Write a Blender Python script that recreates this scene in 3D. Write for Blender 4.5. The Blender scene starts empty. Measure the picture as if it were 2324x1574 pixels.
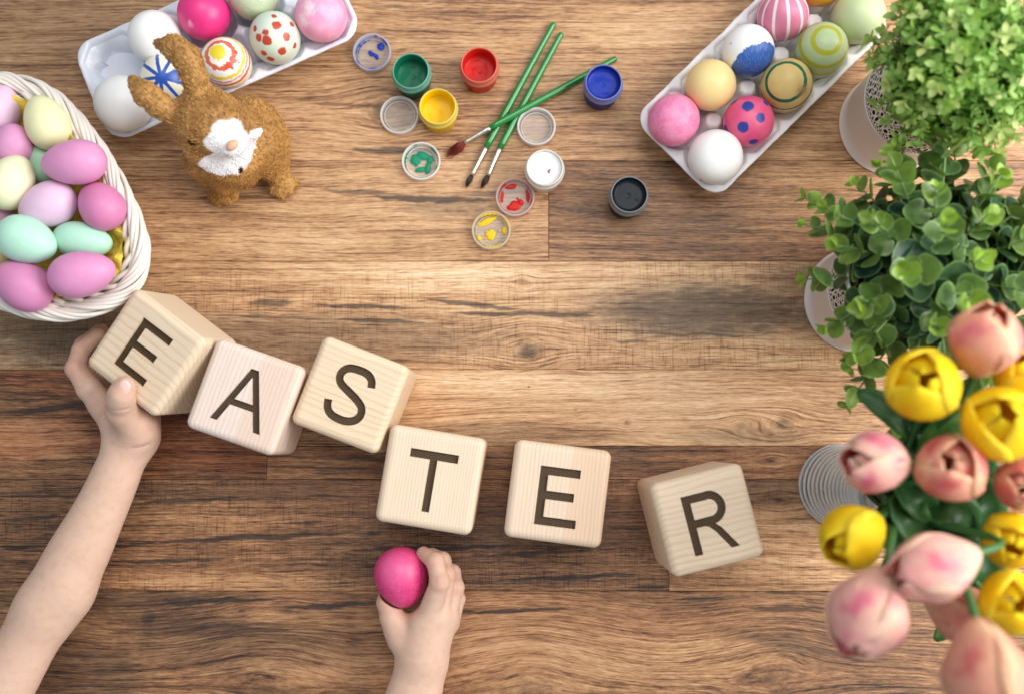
import bpy, bmesh, math, random
import numpy as np
from mathutils import Vector, Matrix, Quaternion
SC = bpy.context.scene
COL = SC.collection
# ------------------------------------------------------------------ camera
FPX, TILT, HC = 2400.0, math.radians(5.0), 0.923       # focal length in 2324-wide pixels, pitch, height
FW = np.array([0, math.sin(TILT), -math.cos(TILT)]); UPV = np.array([0, math.cos(TILT), math.sin(TILT)]); CP = np.array([0, 0, HC])
cam_d = bpy.data.cameras.new('camera'); cam = bpy.data.objects.new('camera', cam_d); COL.objects.link(cam)
cam.location = (0, 0, HC); cam.rotation_euler = (TILT, 0, 0)
cam_d.sensor_width = 36; cam_d.lens = 36 * FPX / 2324; cam_d.clip_start = .02; cam_d.clip_end = 50
cam_d.dof.use_dof = True; cam_d.dof.focus_distance = .885; cam_d.dof.aperture_fstop = 2.5
SC.camera = cam
# ------------------------------------------------------------------ light
SC.view_settings.view_transform = 'Standard'; SC.view_settings.look = 'None'; SC.view_settings.exposure = 0.34; SC.view_settings.gamma = 1
wd = bpy.data.worlds.new('World'); SC.world = wd; wd.use_nodes = True
wd.node_tree.nodes['Background'].inputs[0].default_value = (.78, .9, 1, 1); wd.node_tree.nodes['Background'].inputs[1].default_value = .40
def area(name, loc, target, size, power, col):
    l = bpy.data.lights.new(name, 'AREA'); l.shape = 'RECTANGLE'; l.size, l.size_y = size; l.energy = power; l.color = col
    o = bpy.data.objects.new(name, l); COL.objects.link(o); o.location = loc
    o.rotation_euler = (Vector(target) - Vector(loc)).to_track_quat('-Z', 'Y').to_euler(); return o
area('window_light', (1.05, .14, .80), (.10, .0, .0), (1.0, .95), 22, (1, .975, .935))
area('overhead_fill', (.15, .65, 1.7), (.1, 0, 0), (1.0, .8), 11, (1, .97, .93))  # added fill from above, not a lamp of the room
try:
    SC.cycles.use_denoising = True; SC.cycles.max_bounces = 8; SC.cycles.transparent_max_bounces = 12
    SC.cycles.caustics_reflective = False; SC.cycles.caustics_refractive = False; SC.cycles.sample_clamp_indirect = 4
except Exception: pass
# ------------------------------------------------------------------ helpers
rnd = random.Random(7)
def W(u, v, z=0.0):
    """point at height z that the photograph shows at (u,v) of a 2324 px wide picture"""
    d = FW * FPX + np.array([1.0, 0, 0]) * (u - 1162) - UPV * (v - 787)
    return CP + d * ((z - HC) / d[2])
def PX(z): return (HC - z) / FPX          # metres per pixel at height z
def pxz(a): return np.array([W(*p[:3]) for p in a])
def hexc(h, k=1.0):
    h = h.lstrip('#'); o = []
    for i in (0, 2, 4):
        c = int(h[i:i+2], 16) / 255; o.append((c / 12.92 if c < .04045 else ((c + .055) / 1.055) ** 2.4) * k)
    return tuple(o) + (1,)
def setp(o, label=None, cat=None, group=None, kind=None):
    if label: o['label'] = label
    if cat: o['category'] = cat
    if group: o['group'] = group
    if kind: o['kind'] = kind
    return o
def link(name, data, mat=None, parent=None, smooth=True):
    o = bpy.data.objects.new(name, data); COL.objects.link(o)
    if mat is not None and not data.materials: data.materials.append(mat)
    if parent is not None: o.parent = parent
    return o
def mesh(name, v, f, smooth=True):
    me = bpy.data.meshes.new(name)
    me.from_pydata([tuple(map(float, p)) for p in v], [], [tuple(int(i) for i in q) for q in f]); me.update()
    if smooth: me.polygons.foreach_set('use_smooth', [True] * len(me.polygons))
    return me
def obj(name, v, f, mat, parent=None, smooth=True): return link(name, mesh(name, v, f, smooth), mat, parent)
def thing(name, label, cat, loc=(0, 0, 0), rotz=0.0, group=None, kind=None):
    o = bpy.data.objects.new(name, None); COL.objects.link(o); o.empty_display_size = .01
    o.location = tuple(float(c) for c in loc); o.rotation_euler = (0, 0, rotz)
    return setp(o, label, cat, group, kind)
def fattr(me, name, vals):
    a = me.attributes.new(name, 'FLOAT', 'POINT'); a.data.foreach_set('value', np.asarray(vals, dtype=np.float32))
def lathe(prof, n=40, close=False):
    """surface of revolution of (r,z) points"""
    v, f, m = [], [], len(prof)
    for i in range(n):
        a = 2 * math.pi * i / n
        for r, z in prof: v.append((r * math.cos(a), r * math.sin(a), z))
    for i in range(n):
        j = (i + 1) % n
        for k in range(m - 1 + (1 if close else 0)):
            l = (k + 1) % m
            f.append((i * m + k, j * m + k, j * m + l, i * m + l))
    return v, f
def frames(P, closed=False):
    P = np.asarray(P, float); n = len(P)
    if closed: T = np.roll(P, -1, 0) - np.roll(P, 1, 0)
    else: T = np.gradient(P, axis=0)
    T /= np.linalg.norm(T, axis=1)[:, None] + 1e-12
    up = np.array([0, 0, 1.0]); N = np.cross(up, T)
    bad = np.linalg.norm(N, axis=1) < 1e-3; N[bad] = np.cross(np.array([0, 1.0, 0]), T[bad])
    N /= np.linalg.norm(N, axis=1)[:, None]; B = np.cross(T, N)
    return P, T, N, B
def tube(P, R, n=8, closed=False, cap=True):
    P, T, N, B = frames(P, closed); m = len(P); R = np.broadcast_to(np.asarray(R, float), (m,))
    v = []; f = []
    for i in range(m):
        for k in range(n):
            a = 2 * math.pi * k / n; v.append(P[i] + (N[i] * math.cos(a) + B[i] * math.sin(a)) * R[i])
    for i in range(m if closed else m - 1):
        j = (i + 1) % m
        for k in range(n):
            l = (k + 1) % n; f.append((i * n + k, i * n + l, j * n + l, j * n + k))
    if cap and not closed:
        f.append(tuple(range(n - 1, -1, -1))); f.append(tuple((m - 1) * n + k for k in range(n)))
    return v, f
def spline(pts, n, closed=False):
    """Catmull-Rom through pts, n samples"""
    P = np.asarray(pts, float); m = len(P); out = []
    segs = m if closed else m - 1
    for s in np.linspace(0, segs, n, endpoint=not closed):
        i = min(int(s), segs - 1); t = s - i
        g = (lambda k: P[k % m]) if closed else (lambda k: P[min(max(k, 0), m - 1)])
        a, b, c, d = g(i - 1), g(i), g(i + 1), g(i + 2)
        out.append(.5 * ((2 * b) + (c - a) * t + (2 * a - 5 * b + 4 * c - d) * t * t + (3 * b - a - 3 * c + d) * t ** 3))
    return np.array(out)
def join(parts):
    V, F, k = [], [], 0
    for v, f in parts:
        V.extend(v); F.extend([tuple(i + k for i in q) for q in f]); k += len(v)
    return V, F
def mat_from_axis(axis, roll=0.0):
    a = Vector(axis).normalized(); q = Vector((0, 0, 1)).rotation_difference(a)
    return (q @ Quaternion((0, 0, 1), roll)).to_matrix()
# ---- surface nets: one continuous skin round a signed distance field
def surface_nets(fun, lo, hi, h):
    lo = np.array(lo); n = np.ceil((np.array(hi) - lo) / h).astype(int) + 1
    ax = [lo[i] + h * np.arange(n[i]) for i in range(3)]
    K = 8; nb = -(-n // K)          # blocks of 8 cells: only those near the surface are sampled finely
    bc = np.stack(np.meshgrid(*[lo[i] + h * (np.arange(nb[i]) * K + K / 2) for i in range(3)], indexing='ij'), -1).reshape(-1, 3)
    bd = np.concatenate([fun(bc[i:i + 100000]) for i in range(0, len(bc), 100000)])
    F = np.repeat(np.repeat(np.repeat(bd.reshape(nb), K, 0), K, 1), K, 2)
    near = np.argwhere((np.abs(bd) < K * h * 1.25 + .002).reshape(nb)); o8 = np.stack(np.meshgrid(*[np.arange(K)] * 3, indexing='ij'), -1).reshape(-1, 3)
    for i in range(0, len(near), 400):
        I = (near[i:i + 400, None, :] * K + o8[None]).reshape(-1, 3); F[I[:, 0], I[:, 1], I[:, 2]] = fun(lo + I * h)
    F = F[:n[0], :n[1], :n[2]]
    c = F < 0; m = n - 1
    acc = np.zeros(tuple(m) + (3,)); cnt = np.zeros(tuple(m))
    def S(A, o): return A[o[0]:o[0] + m[0], o[1]:o[1] + m[1], o[2]:o[2] + m[2]]
    for a in range(3):
        b, d = [(1, 2), (0, 2), (0, 1)][a]
        for ob in (0, 1):
            for od in (0, 1):
                o0 = [0, 0, 0]; o0[b] = ob; o0[d] = od; o1 = list(o0); o1[a] = 1
                f0, f1 = S(F, o0), S(F, o1); x = (f0 < 0) != (f1 < 0)
                t = np.where(x, f0 / np.where(x, f0 - f1, 1), 0)
                for q in range(3): acc[..., q] += np.where(x, o0[q] + (t if q == a else 0), 0)
                cnt += x
    act = cnt > 0; idx = -np.ones(tuple(m), int); idx[act] = np.arange(act.sum())
    base = np.stack(np.meshgrid(*[np.arange(k) for k in m], indexing='ij'), -1)[act]
    V = lo + h * (base + acc[act] / cnt[act][:, None]); faces = []
    for a in range(3):
        b, d = [(1, 2), (2, 0), (0, 1)][a]
        sl0 = [slice(1, m[k]) for k in range(3)]; sl1 = list(sl0); sl0[a] = slice(0, m[a]); sl1[a] = slice(1, m[a] + 1)
        A0, A1 = c[tuple(sl0)], c[tuple(sl1)]; x = A0 != A1
        p = np.argwhere(x); off = np.array([1, 1, 1]); off[a] = 0; p = p + off
        eb = np.zeros(3, int); eb[b] = 1; ed = np.zeros(3, int); ed[d] = 1
        q = [idx[tuple((p - s).T)] for s in (0 * eb, eb, eb + ed, ed)]
        q = np.stack(q, 1); inside0 = A0[x]
        q[~inside0] = q[~inside0][:, ::-1]
        faces.append(q)
    return V, np.concatenate(faces)
def smin(a, b, k):
    h = np.maximum(k - np.abs(a - b), 0) / k; return np.minimum(a, b) - h * h * k * .25
def cap_sd(P, a, b, ra, rb):
    a = np.asarray(a); b = np.asarray(b); ab = b - a; L = max(ab @ ab, 1e-12)
    t = np.clip((P - a) @ ab / L, 0, 1); return np.linalg.norm(P - a - t[:, None] * ab, axis=1) - (ra + (rb - ra) * t)
def chain_sd(P, pts, rs, k=.004):
    d = None
    for i in range(len(pts) - 1):
        e = cap_sd(P, pts[i], pts[i + 1], rs[i], rs[i + 1]); d = e if d is None else smin(d, e, k)
    return d
def ell_sd(P, c, r, M=None):
    q = P - np.asarray(c)
    if M is not None: q = q @ np.asarray(M)
    r = np.asarray(r, float); k0 = np.linalg.norm(q / r, axis=1); k1 = np.linalg.norm(q / (r * r), axis=1) + 1e-9
    return k0 * (k0 - 1) / k1
# ---- node helper
class NT:
    def __init__(s, name):
        s.m = bpy.data.materials.new(name); s.m.use_nodes = True; s.t = s.m.node_tree
        s.b = s.t.nodes['Principled BSDF']; s.out = s.t.nodes['Material Output']; s._pos = None
    def put(s, sock, val):
        if isinstance(val, bpy.types.NodeSocket): s.t.links.new(val, sock)
        elif val is not None:
            if sock.type == 'RGBA' and isinstance(val, tuple) and len(val) == 3: val = val + (1,)
            sock.default_value = val
    def n(s, t, ins=None, out=0, **props):
        nd = s.t.nodes.new('ShaderNode' + t)
        for k, val in props.items(): setattr(nd, k, val)
        for k, val in (ins or {}).items(): s.put(nd.inputs[k], val)
        return nd.outputs[out]
    def M(s, op, a, b=None, c=None, clamp=False):
        nd = s.t.nodes.new('ShaderNodeMath'); nd.operation = op; nd.use_clamp = clamp
        for i, val in enumerate((a, b, c)):
            if val is not None: s.put(nd.inputs[i], val)
        return nd.outputs[0]
    def V(s, op, a, b=None, out=0):
        nd = s.t.nodes.new('ShaderNodeVectorMath'); nd.operation = op
        for i, val in enumerate((a, b)):
            if val is not None: s.put(nd.inputs[i], val)
        return nd.outputs[out]
    def dot(s, a, b): return s.V('DOT_PRODUCT', a, b, 1)
    def vec(s, x, y, z): return s.n('CombineXYZ', {0: x, 1: y, 2: z})
    def noise(s, vec, scale, detail=2.0, rough=.5, dist=0.0):
        return s.n('TexNoise', {'Vector': vec, 'Scale': scale, 'Detail': detail, 'Roughness': rough, 'Distortion': dist}, 0)
    def mix(s, f, a, b, blend='MIX'):
        nd = s.t.nodes.new('ShaderNodeMix'); nd.data_type = 'RGBA'; nd.blend_type = blend
        s.put(nd.inputs[0], f); s.put(nd.inputs[6], a); s.put(nd.inputs[7], b); return nd.outputs[2]
    def ramp(s, f, stops, interp='LINEAR'):
        nd = s.t.nodes.new('ShaderNodeValToRGB'); r = nd.color_ramp; r.interpolation = interp
        while len(r.elements) < len(stops): r.elements.new(.5)
        for e, (p, c) in zip(r.elements, stops): e.position = p; e.color = c if len(c) == 4 else tuple(c) + (1,)
        s.put(nd.inputs[0], f); return nd.outputs[0]
    def step(s, x, a, b, lo=0.0, hi=1.0):
        nd = s.t.nodes.new('ShaderNodeMapRange'); nd.interpolation_type = 'SMOOTHSTEP'
        for i, val in enumerate((x, a, b, lo, hi)): s.put(nd.inputs[i], val)
        return nd.outputs[0]
    def objco(s): return s.n('TexCoord', out=3)
    def attr(s, name, kind='GEOMETRY', out=2): return s.n('Attribute', out=out, attribute_name=name, attribute_type=kind)
    def bump(s, h, strength=.3, dist=.001): s.t.links.new(s.n('Bump', {'Strength': strength, 'Distance': dist, 'Height': h}), s.b.inputs['Normal'])
    def fin(s, **kw):
        names = {'col': 'Base Color', 'rough': 'Roughness', 'metal': 'Metallic', 'trans': 'Transmission Weight', 'ior': 'IOR', 'sss': 'Subsurface Weight', 'spec': 'Specular IOR Level', 'coat': 'Coat Weight', 'alpha': 'Alpha', 'sheen': 'Sheen Weight', 'coatr': 'Coat Roughness'}
        for k, val in kw.items():
            if k == 'sssr': s.b.inputs['Subsurface Radius'].default_value = val
            elif k == 'ssss': s.b.inputs['Subsurface Scale'].default_value = val
            else: s.put(s.b.inputs[names[k]], val)
        return s.m
def simple(name, col, rough=.5, var=.12, scale=60, **kw):
    n = NT(name); f = n.noise(n.objco(), scale, 3)
    n.fin(col=n.mix(n.M('MULTIPLY', n.M('SUBTRACT', f, .3), var * 2.5), col, tuple(c * .72 for c in col[:3]) + (1,)), rough=rough, **kw); return n.m
# ------------------------------------------------------------------ the wooden table
def plank_mat(seed, tone, saw, red, feats, warp=.020):
    n = NT('table_wood'); g = n.n('NewGeometry', out=0); sep = n.t.nodes.new('ShaderNodeSeparateXYZ'); n.put(sep.inputs[0], g)
    x, y = sep.outputs[0], sep.outputs[1]
    w1 = n.noise(n.vec(n.M('MULTIPLY', x, 2.6), n.M('MULTIPLY', y, 7.), seed), 1.0, 2)
    w2 = n.noise(n.vec(n.M('MULTIPLY', x, 14.), n.M('MULTIPLY', y, 22.), seed + 3), 1.0, 2)
    yg = n.M('ADD', n.M('MULTIPLY_ADD', n.M('SUBTRACT', w1, .5), warp * 2.2, y), n.M('MULTIPLY', n.M('SUBTRACT', w2, .5), warp * .42))
    dark = None; lite = None; ringsum = None
    edge = n.noise(n.vec(n.M('MULTIPLY', x, 60.), n.M('MULTIPLY', y, 240.), seed + 9), 1.0, 3, .6)
    edge = n.M('SUBTRACT', edge, .5)
    wav = n.M('MULTIPLY', n.M('SUBTRACT', n.noise(n.vec(n.M('MULTIPLY', x, 24.), n.M('MULTIPLY', y, 4.), seed + 11), 1.0, 3, .6), .5), .009)
    for ft in feats:
        kind, u, v, ru, rv, slope, st = ft
        c = W(u, v); hx, hy = ru * PX(0), rv * PX(0) * (1.45 if kind == 'crack' else 1)
        dx = n.M('MULTIPLY', n.M('SUBTRACT', x, c[0]), 1 / hx)
        yy = n.M('SUBTRACT', n.M('SUBTRACT', y, c[1]), n.M('MULTIPLY', n.M('SUBTRACT', x, c[0]), -slope))
        if kind == 'crack': yy = n.M('ADD', yy, wav)
        dy = n.M('MULTIPLY', yy, 1 / hy)
        dx2 = n.M('MULTIPLY', dx, dx)
        if kind == 'crack':
            d = n.M('ADD', n.M('ADD', dx2, n.M('ABSOLUTE', dy)), n.M('MULTIPLY', edge, 1.1)); m = n.step(d, 1.05, .35, 0, st)
        else:
            d2 = n.M('MULTIPLY_ADD', dy, dy, dx2)
            if kind == 'knot':
                e = n.M('EXPONENT', n.M('MULTIPLY', d2, -.16))
                yg = n.M('SUBTRACT', yg, n.M('MULTIPLY', n.M('MULTIPLY', yy, .8), e))
                r = n.M('SQRT', d2)
                rr = n.M('SINE', n.M('ADD', n.M('MULTIPLY', r, 15.), n.M('MULTIPLY', edge, 9.)))
                m1 = n.step(n.M('ADD', r, n.M('MULTIPLY', edge, 1.2)), 1.15, .1, 0, st)
                m2 = n.M('MULTIPLY', n.step(r, 1.9, .6, 0, .45 * st), n.M('MULTIPLY_ADD', rr, .5, .5))
                m = n.M('MAXIMUM', m1, m2)
            else:
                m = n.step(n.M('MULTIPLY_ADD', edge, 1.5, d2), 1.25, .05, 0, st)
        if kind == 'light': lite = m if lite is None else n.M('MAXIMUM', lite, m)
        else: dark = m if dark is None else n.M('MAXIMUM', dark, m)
    g1 = n.noise(n.vec(n.M('MULTIPLY', x, 8.), n.M('MULTIPLY', yg, 210.), seed), 1.0, 4, .66)
    g2 = n.noise(n.vec(n.M('MULTIPLY', x, 46.), n.M('MULTIPLY', yg, 760.), seed + 5), 1.0, 3, .6)
    g3 = n.noise(n.vec(n.M('MULTIPLY', x, 130.), n.M('MULTIPLY', yg, 1100.), seed + 6), 1.0, 2, .6)
    big = n.noise(n.vec(n.M('MULTIPLY', x, 3.2), n.M('MULTIPLY', y, 11.), seed + 7), 1.0, 3)
    ring = n.M('SINE', n.M('MULTIPLY_ADD', yg, 430., n.M('MULTIPLY', big, 14.)))
    sw = n.noise(n.vec(n.M('MULTIPLY', x, 620.), n.M('MULTIPLY', y, 46.), seed + 8), 1.0, 3, .6)
    swm = n.noise(n.vec(n.M('MULTIPLY', x, 9.), n.M('MULTIPLY', y, 22.), seed + 12), 1.0, 2)
    swv = n.M('MULTIPLY', n.step(sw, .48, .70), n.M('MULTIPLY', n.step(swm, .30, .62), saw))
    t = n.M('ADD', tone, n.M('MULTIPLY', n.M('SUBTRACT', big, .5), .60))
    t = n.M('ADD', t, n.M('MULTIPLY', n.M('SUBTRACT', g1, .5), .30))
    dash = n.step(g2, .47, .30)
    t = n.M('SUBTRACT', t, n.M('MULTIPLY', dash, .16))
    t = n.M('ADD', t, n.M('MULTIPLY', n.M('SUBTRACT', g2, .5), .46))
    t = n.M('ADD', t, n.M('MULTIPLY', n.M('SUBTRACT', g3, .5), .50))
    g4 = n.noise(n.vec(n.M('MULTIPLY', x, 7.), n.M('MULTIPLY', yg, 640.), seed + 15), 1.0, 3, .65)
    t = n.M('SUBTRACT', t, n.M('MULTIPLY', n.step(g4, .50, .30), .18))
    t = n.M('ADD', t, n.M('MULTIPLY', n.M('SUBTRACT', g4, .5), .30))
    t = n.M('ADD', t, n.M('MULTIPLY', ring, .035))
    t = n.M('SUBTRACT', t, n.M('MULTIPLY', swv, .17))
    if lite is not None: t = n.M('ADD', t, n.M('MULTIPLY', lite, .3))
    col = n.ramp(t, [(0, hexc('291e19')), (.2, hexc('533928')), (.42, hexc('8b6243')), (.62, hexc('bb8e64')), (.82, hexc('d8b188')), (1, hexc('edd0ac'))])
    if red: col = n.mix(n.step(big, .45, .62, 0, red), col, n.mix(1.0, col, hexc('c87848'), 'MULTIPLY'))
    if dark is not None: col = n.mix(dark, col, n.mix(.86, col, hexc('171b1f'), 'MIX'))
    h = n.M('SUBTRACT', n.M('ADD', n.M('MULTIPLY', g2, .5), n.M('MULTIPLY', g3, .3)), n.M('MULTIPLY', swv, .3))
    if dark is not None: h = n.M('SUBTRACT', h, n.M('MULTIPLY', dark, .5))
    n.bump(h, .35, .0006)
    return n.fin(col=col, rough=n.M('MULTIPLY_ADD', g1, .25, .38), spec=.35)
table = thing('table', 'long table of brown timber boards that everything lies on', 'table', kind='structure')
C_, K_, S_, L_ = 'crack', 'knot', 'stain', 'light'
planks = [
 # u0, v0, u1, v1, seed, tone, saw, red, features
 (-420, -420, 2760, -118, 1.3, .50, .2, 0, []),
 (-420, -118, 2760, 365, 4.7, .61, .10, 0, [(K_, 868, 248, 36, 26, 0, .75), (C_, 770, 240, 95, 4, .03, .5), (C_, 890, 340, 130, 8, -.02, .8), (C_, 1180, 214, 150, 3, 0, .35), (C_, 890, 14, 90, 5, 0, .5), (S_, 40, 60, 460, 190, 0, .42), (S_, 520, 150, 240, 60, 0, .25), (L_, 1450, 60, 300, 60, 0, .35)]),  # widest stain: darker board tone with some corner shade painted in
 (-420, 365, 1245, 593, 9.1, .59, .15, 0, [(C_, 985, 452, 190, 9, .03, .95), (C_, 820, 437, 110, 6, .05, .7), (C_, 1110, 440, 110, 6, -.04, .6), (S_, 1020, 472, 130, 24, 0, .45), (C_, 560, 446, 90, 4, .04, .6), (K_, 1085, 478, 34, 12, 0, .7), (C_, 440, 400, 120, 3, 0, .4), (L_, 640, 545, 240, 40, 0, .5), (C_, 1080, 520, 120, 3, 0, .3)]),
 (1245, 365, 2760, 593, 13.9, .44, .1, 0, [(C_, 1305, 474, 60, 4, 0, .7), (K_, 1303, 474, 12, 7, 0, .8), (C_, 1640, 514, 110, 4, -.03, .6), (S_, 1500, 500, 260, 40, 0, .3), (C_, 1850, 440, 180, 3, 0, .35), (L_, 1960, 400, 300, 50, 0, .35)]),
 (-420, 593, 2760, 838, 17.2, .70, 1.0, 0, [(C_, 618, 688, 60, 9, 0, .8), (C_, 820, 696, 140, 5, .05, .9), (C_, 610, 718, 140, 4, .02, .7), (C_, 862, 729, 130, 6, .05, .9), (C_, 1078, 693, 130, 6, .12, .85), (C_, 1110, 714, 110, 5, .04, .85), (C_, 1255, 715, 130, 6, .03, .9), (C_, 1460, 702, 80, 6, .07, .95), (C_, 1690, 688, 160, 6, .03, .95), (C_, 1590, 757, 200, 5, .02, .85), (C_, 1440, 774, 70, 4, 0, .7), (K_, 1200, 796, 38, 24, 0, .85), (K_, 1185, 640, 10, 8, 0, .3), (L_, 820, 632, 480, 44, 0, .3), (S_, 1610, 705, 330, 74, 0, .85), (S_, 1850, 640, 180, 60, 0, .5), (S_, 700, 768, 520, 74, 0, .55), (S_, 200, 760, 340, 110, 0, .75), (K_, 566, 771, 16, 6, 0, .8), (C_, 1750, 820, 90, 3, 0, .4)]),
 (-420, 838, 605, 1087, 21.4, .37, .15, .6, [(L_, 60, 1000, 170, 55, 0, .9), (C_, 130, 925, 190, 8, -.08, .85), (C_, 150, 868, 130, 5, .1, .6), (C_, 60, 905, 90, 4, 0, .7), (L_, 120, 866, 120, 18, 0, .5), (C_, 420, 1000, 60, 2, 0, .3)]),
 (605, 838, 2760, 1011, 25.8, .66, .15, 0, [(K_, 1687, 968, 22, 15, 0, .5), (K_, 1775, 963, 27, 20, 0, .7), (K_, 1422, 957, 7, 6, 0, .8), (K_, 1307, 928, 4, 4, 0, .8), (K_, 1200, 877, 3, 3, 0, .8), (S_, 1700, 990, 180, 24, 0, .4), (S_, 1150, 985, 300, 36, 0, .4), (L_, 1300, 865, 420, 40, 0, .3)]),
 (605, 1011, 2760, 1087, 29.6, .36, .3, .2, [(C_, 900, 1040, 200, 6, 0, .7), (C_, 760, 1062, 90, 4, .04, .6), (K_, 1752, 1044, 15, 8, 0, .75), (L_, 1900, 1060, 300, 40, 0, .4)]),
 (-420, 1087, 1518, 1340, 33.1, .385, .85, .15, [(C_, 84, 1124, 120, 4, -.03, .8), (C_, 430, 1135, 170, 6, -.06, .85), (C_, 70, 1175, 95, 4, -.06, .8), (C_, 570, 1218, 300, 6, -.06, .95), (C_, 980, 1242, 240, 6, -.04, .95), (C_, 1190, 1254, 160, 5, -.05, .8), (C_, 40, 1240, 70, 5, -.02, .8), (C_, 395, 1272, 170, 5, -.05, .85), (C_, 1300, 1309, 190, 5, -.03, .95), (C_, 1476, 1331, 60, 5, -.05, .9), (C_, 1430, 1198, 80, 4, 0, .8), (K_, 700, 1186, 20, 6, 0, .7), (S_, 1200, 1180, 420, 80, 0, .45), (S_, 560, 1115, 300, 26, 0, .4), (L_, 560, 1320, 420, 30, 0, .45), (L_, 440, 1180, 250, 40, 0, .3)]),
 (1518, 1087, 2760, 1340, 37.7, .53, .4, 0, [(K_, 1768, 1134, 15, 10, 0, .85), (S_, 1720, 1110, 130, 50, 0, .6), (L_, 1900, 1290, 300, 50, 0, .25)]),
 (-420, 1340, 2760, 1640, 41.5, .44, .12, .2, [(C_, 470, 1366, 170, 7, -.06, .95), (C_, 750, 1374, 150, 7, -.05, .95), (C_, 1160, 1384, 170, 5, -.03, .9), (C_, 1590, 1360, 70, 5, 0, .7), (C_, 1780, 1382, 110, 5, .03, .7), (K_, 550, 1385, 18, 10, 0, .7), (K_, 652, 1382, 30, 14, 0, .8), (S_, 336, 1408, 20, 44, 0, .7), (S_, 440, 1420, 190, 26, 0, .6), (C_, 560, 1424, 130, 5, .05, .7), (S_, 240, 1360, 330, 40, 0, .55), (S_, 160, 1530, 190, 110, 0, .6), (S_, 520, 1470, 420, 60, 0, .35), (S_, 1790, 1460, 160, 18, .2, .5), (L_, 1450, 1500, 480, 90, 0, .5), (K_, 1760, 1540, 60, 45, 0, .2), (K_, 1200, 1590, 90, 60, 0, .25), (K_, 600, 1560, 70, 50, 0, .3), (L_, 720, 1500, 200, 40, 0, .4), (L_, 620, 1400, 80, 14, 0, .4)], ),
 (-420, 1640, 2760, 1990, 45.3, .44, .4, .1, []),
]
def plank(u0, v0, u1, v1, mat):
    vr = {605: 1060, 1245: 500, 1518: 1320}; a, b = W(u0, v1), W(u1, v0); a[0], b[0] = W(u0, vr.get(u0, 787))[0], W(u1, vr.get(u1, 787))[0]; g = .00017; x0, y0, x1, y1 = a[0] + g, a[1] + g, b[0] - g, b[1] - g; e = .00045; v = []; zs = rnd.uniform(-.0001, .0001)
    for z, i in ((-.02, 0), (zs - e * .8, 0), (zs, e)):
        v += [(x0 + i, y0 + i, z), (x1 - i, y0 + i, z), (x1 - i, y1 - i, z), (x0 + i, y1 - i, z)]
    f = [(3, 2, 1, 0), (8, 9, 10, 11)]
    for k in (0, 4):
        for i in range(4): j = (i + 1) % 4; f.append((k + i, k + j, k + 4 + j, k + 4 + i))
    return obj('plank', v, f, mat, table, smooth=False)
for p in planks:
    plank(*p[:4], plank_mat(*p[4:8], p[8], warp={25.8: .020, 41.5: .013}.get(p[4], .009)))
a, b = W(-420, 1990, -.02), W(2760, -420, -.02)
v = [(x, y, z) for z in (-.045, -.0202) for x, y in ((a[0], a[1]), (b[0], a[1]), (b[0], b[1]), (a[0], b[1]))]
obj('underside', v, [(3, 2, 1, 0), (4, 5, 6, 7), (0, 1, 5, 4), (1, 2, 6, 5), (2, 3, 7, 6), (3, 0, 4, 7)], simple('dark_board', hexc('241a14'), .8), table, smooth=False)
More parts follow.
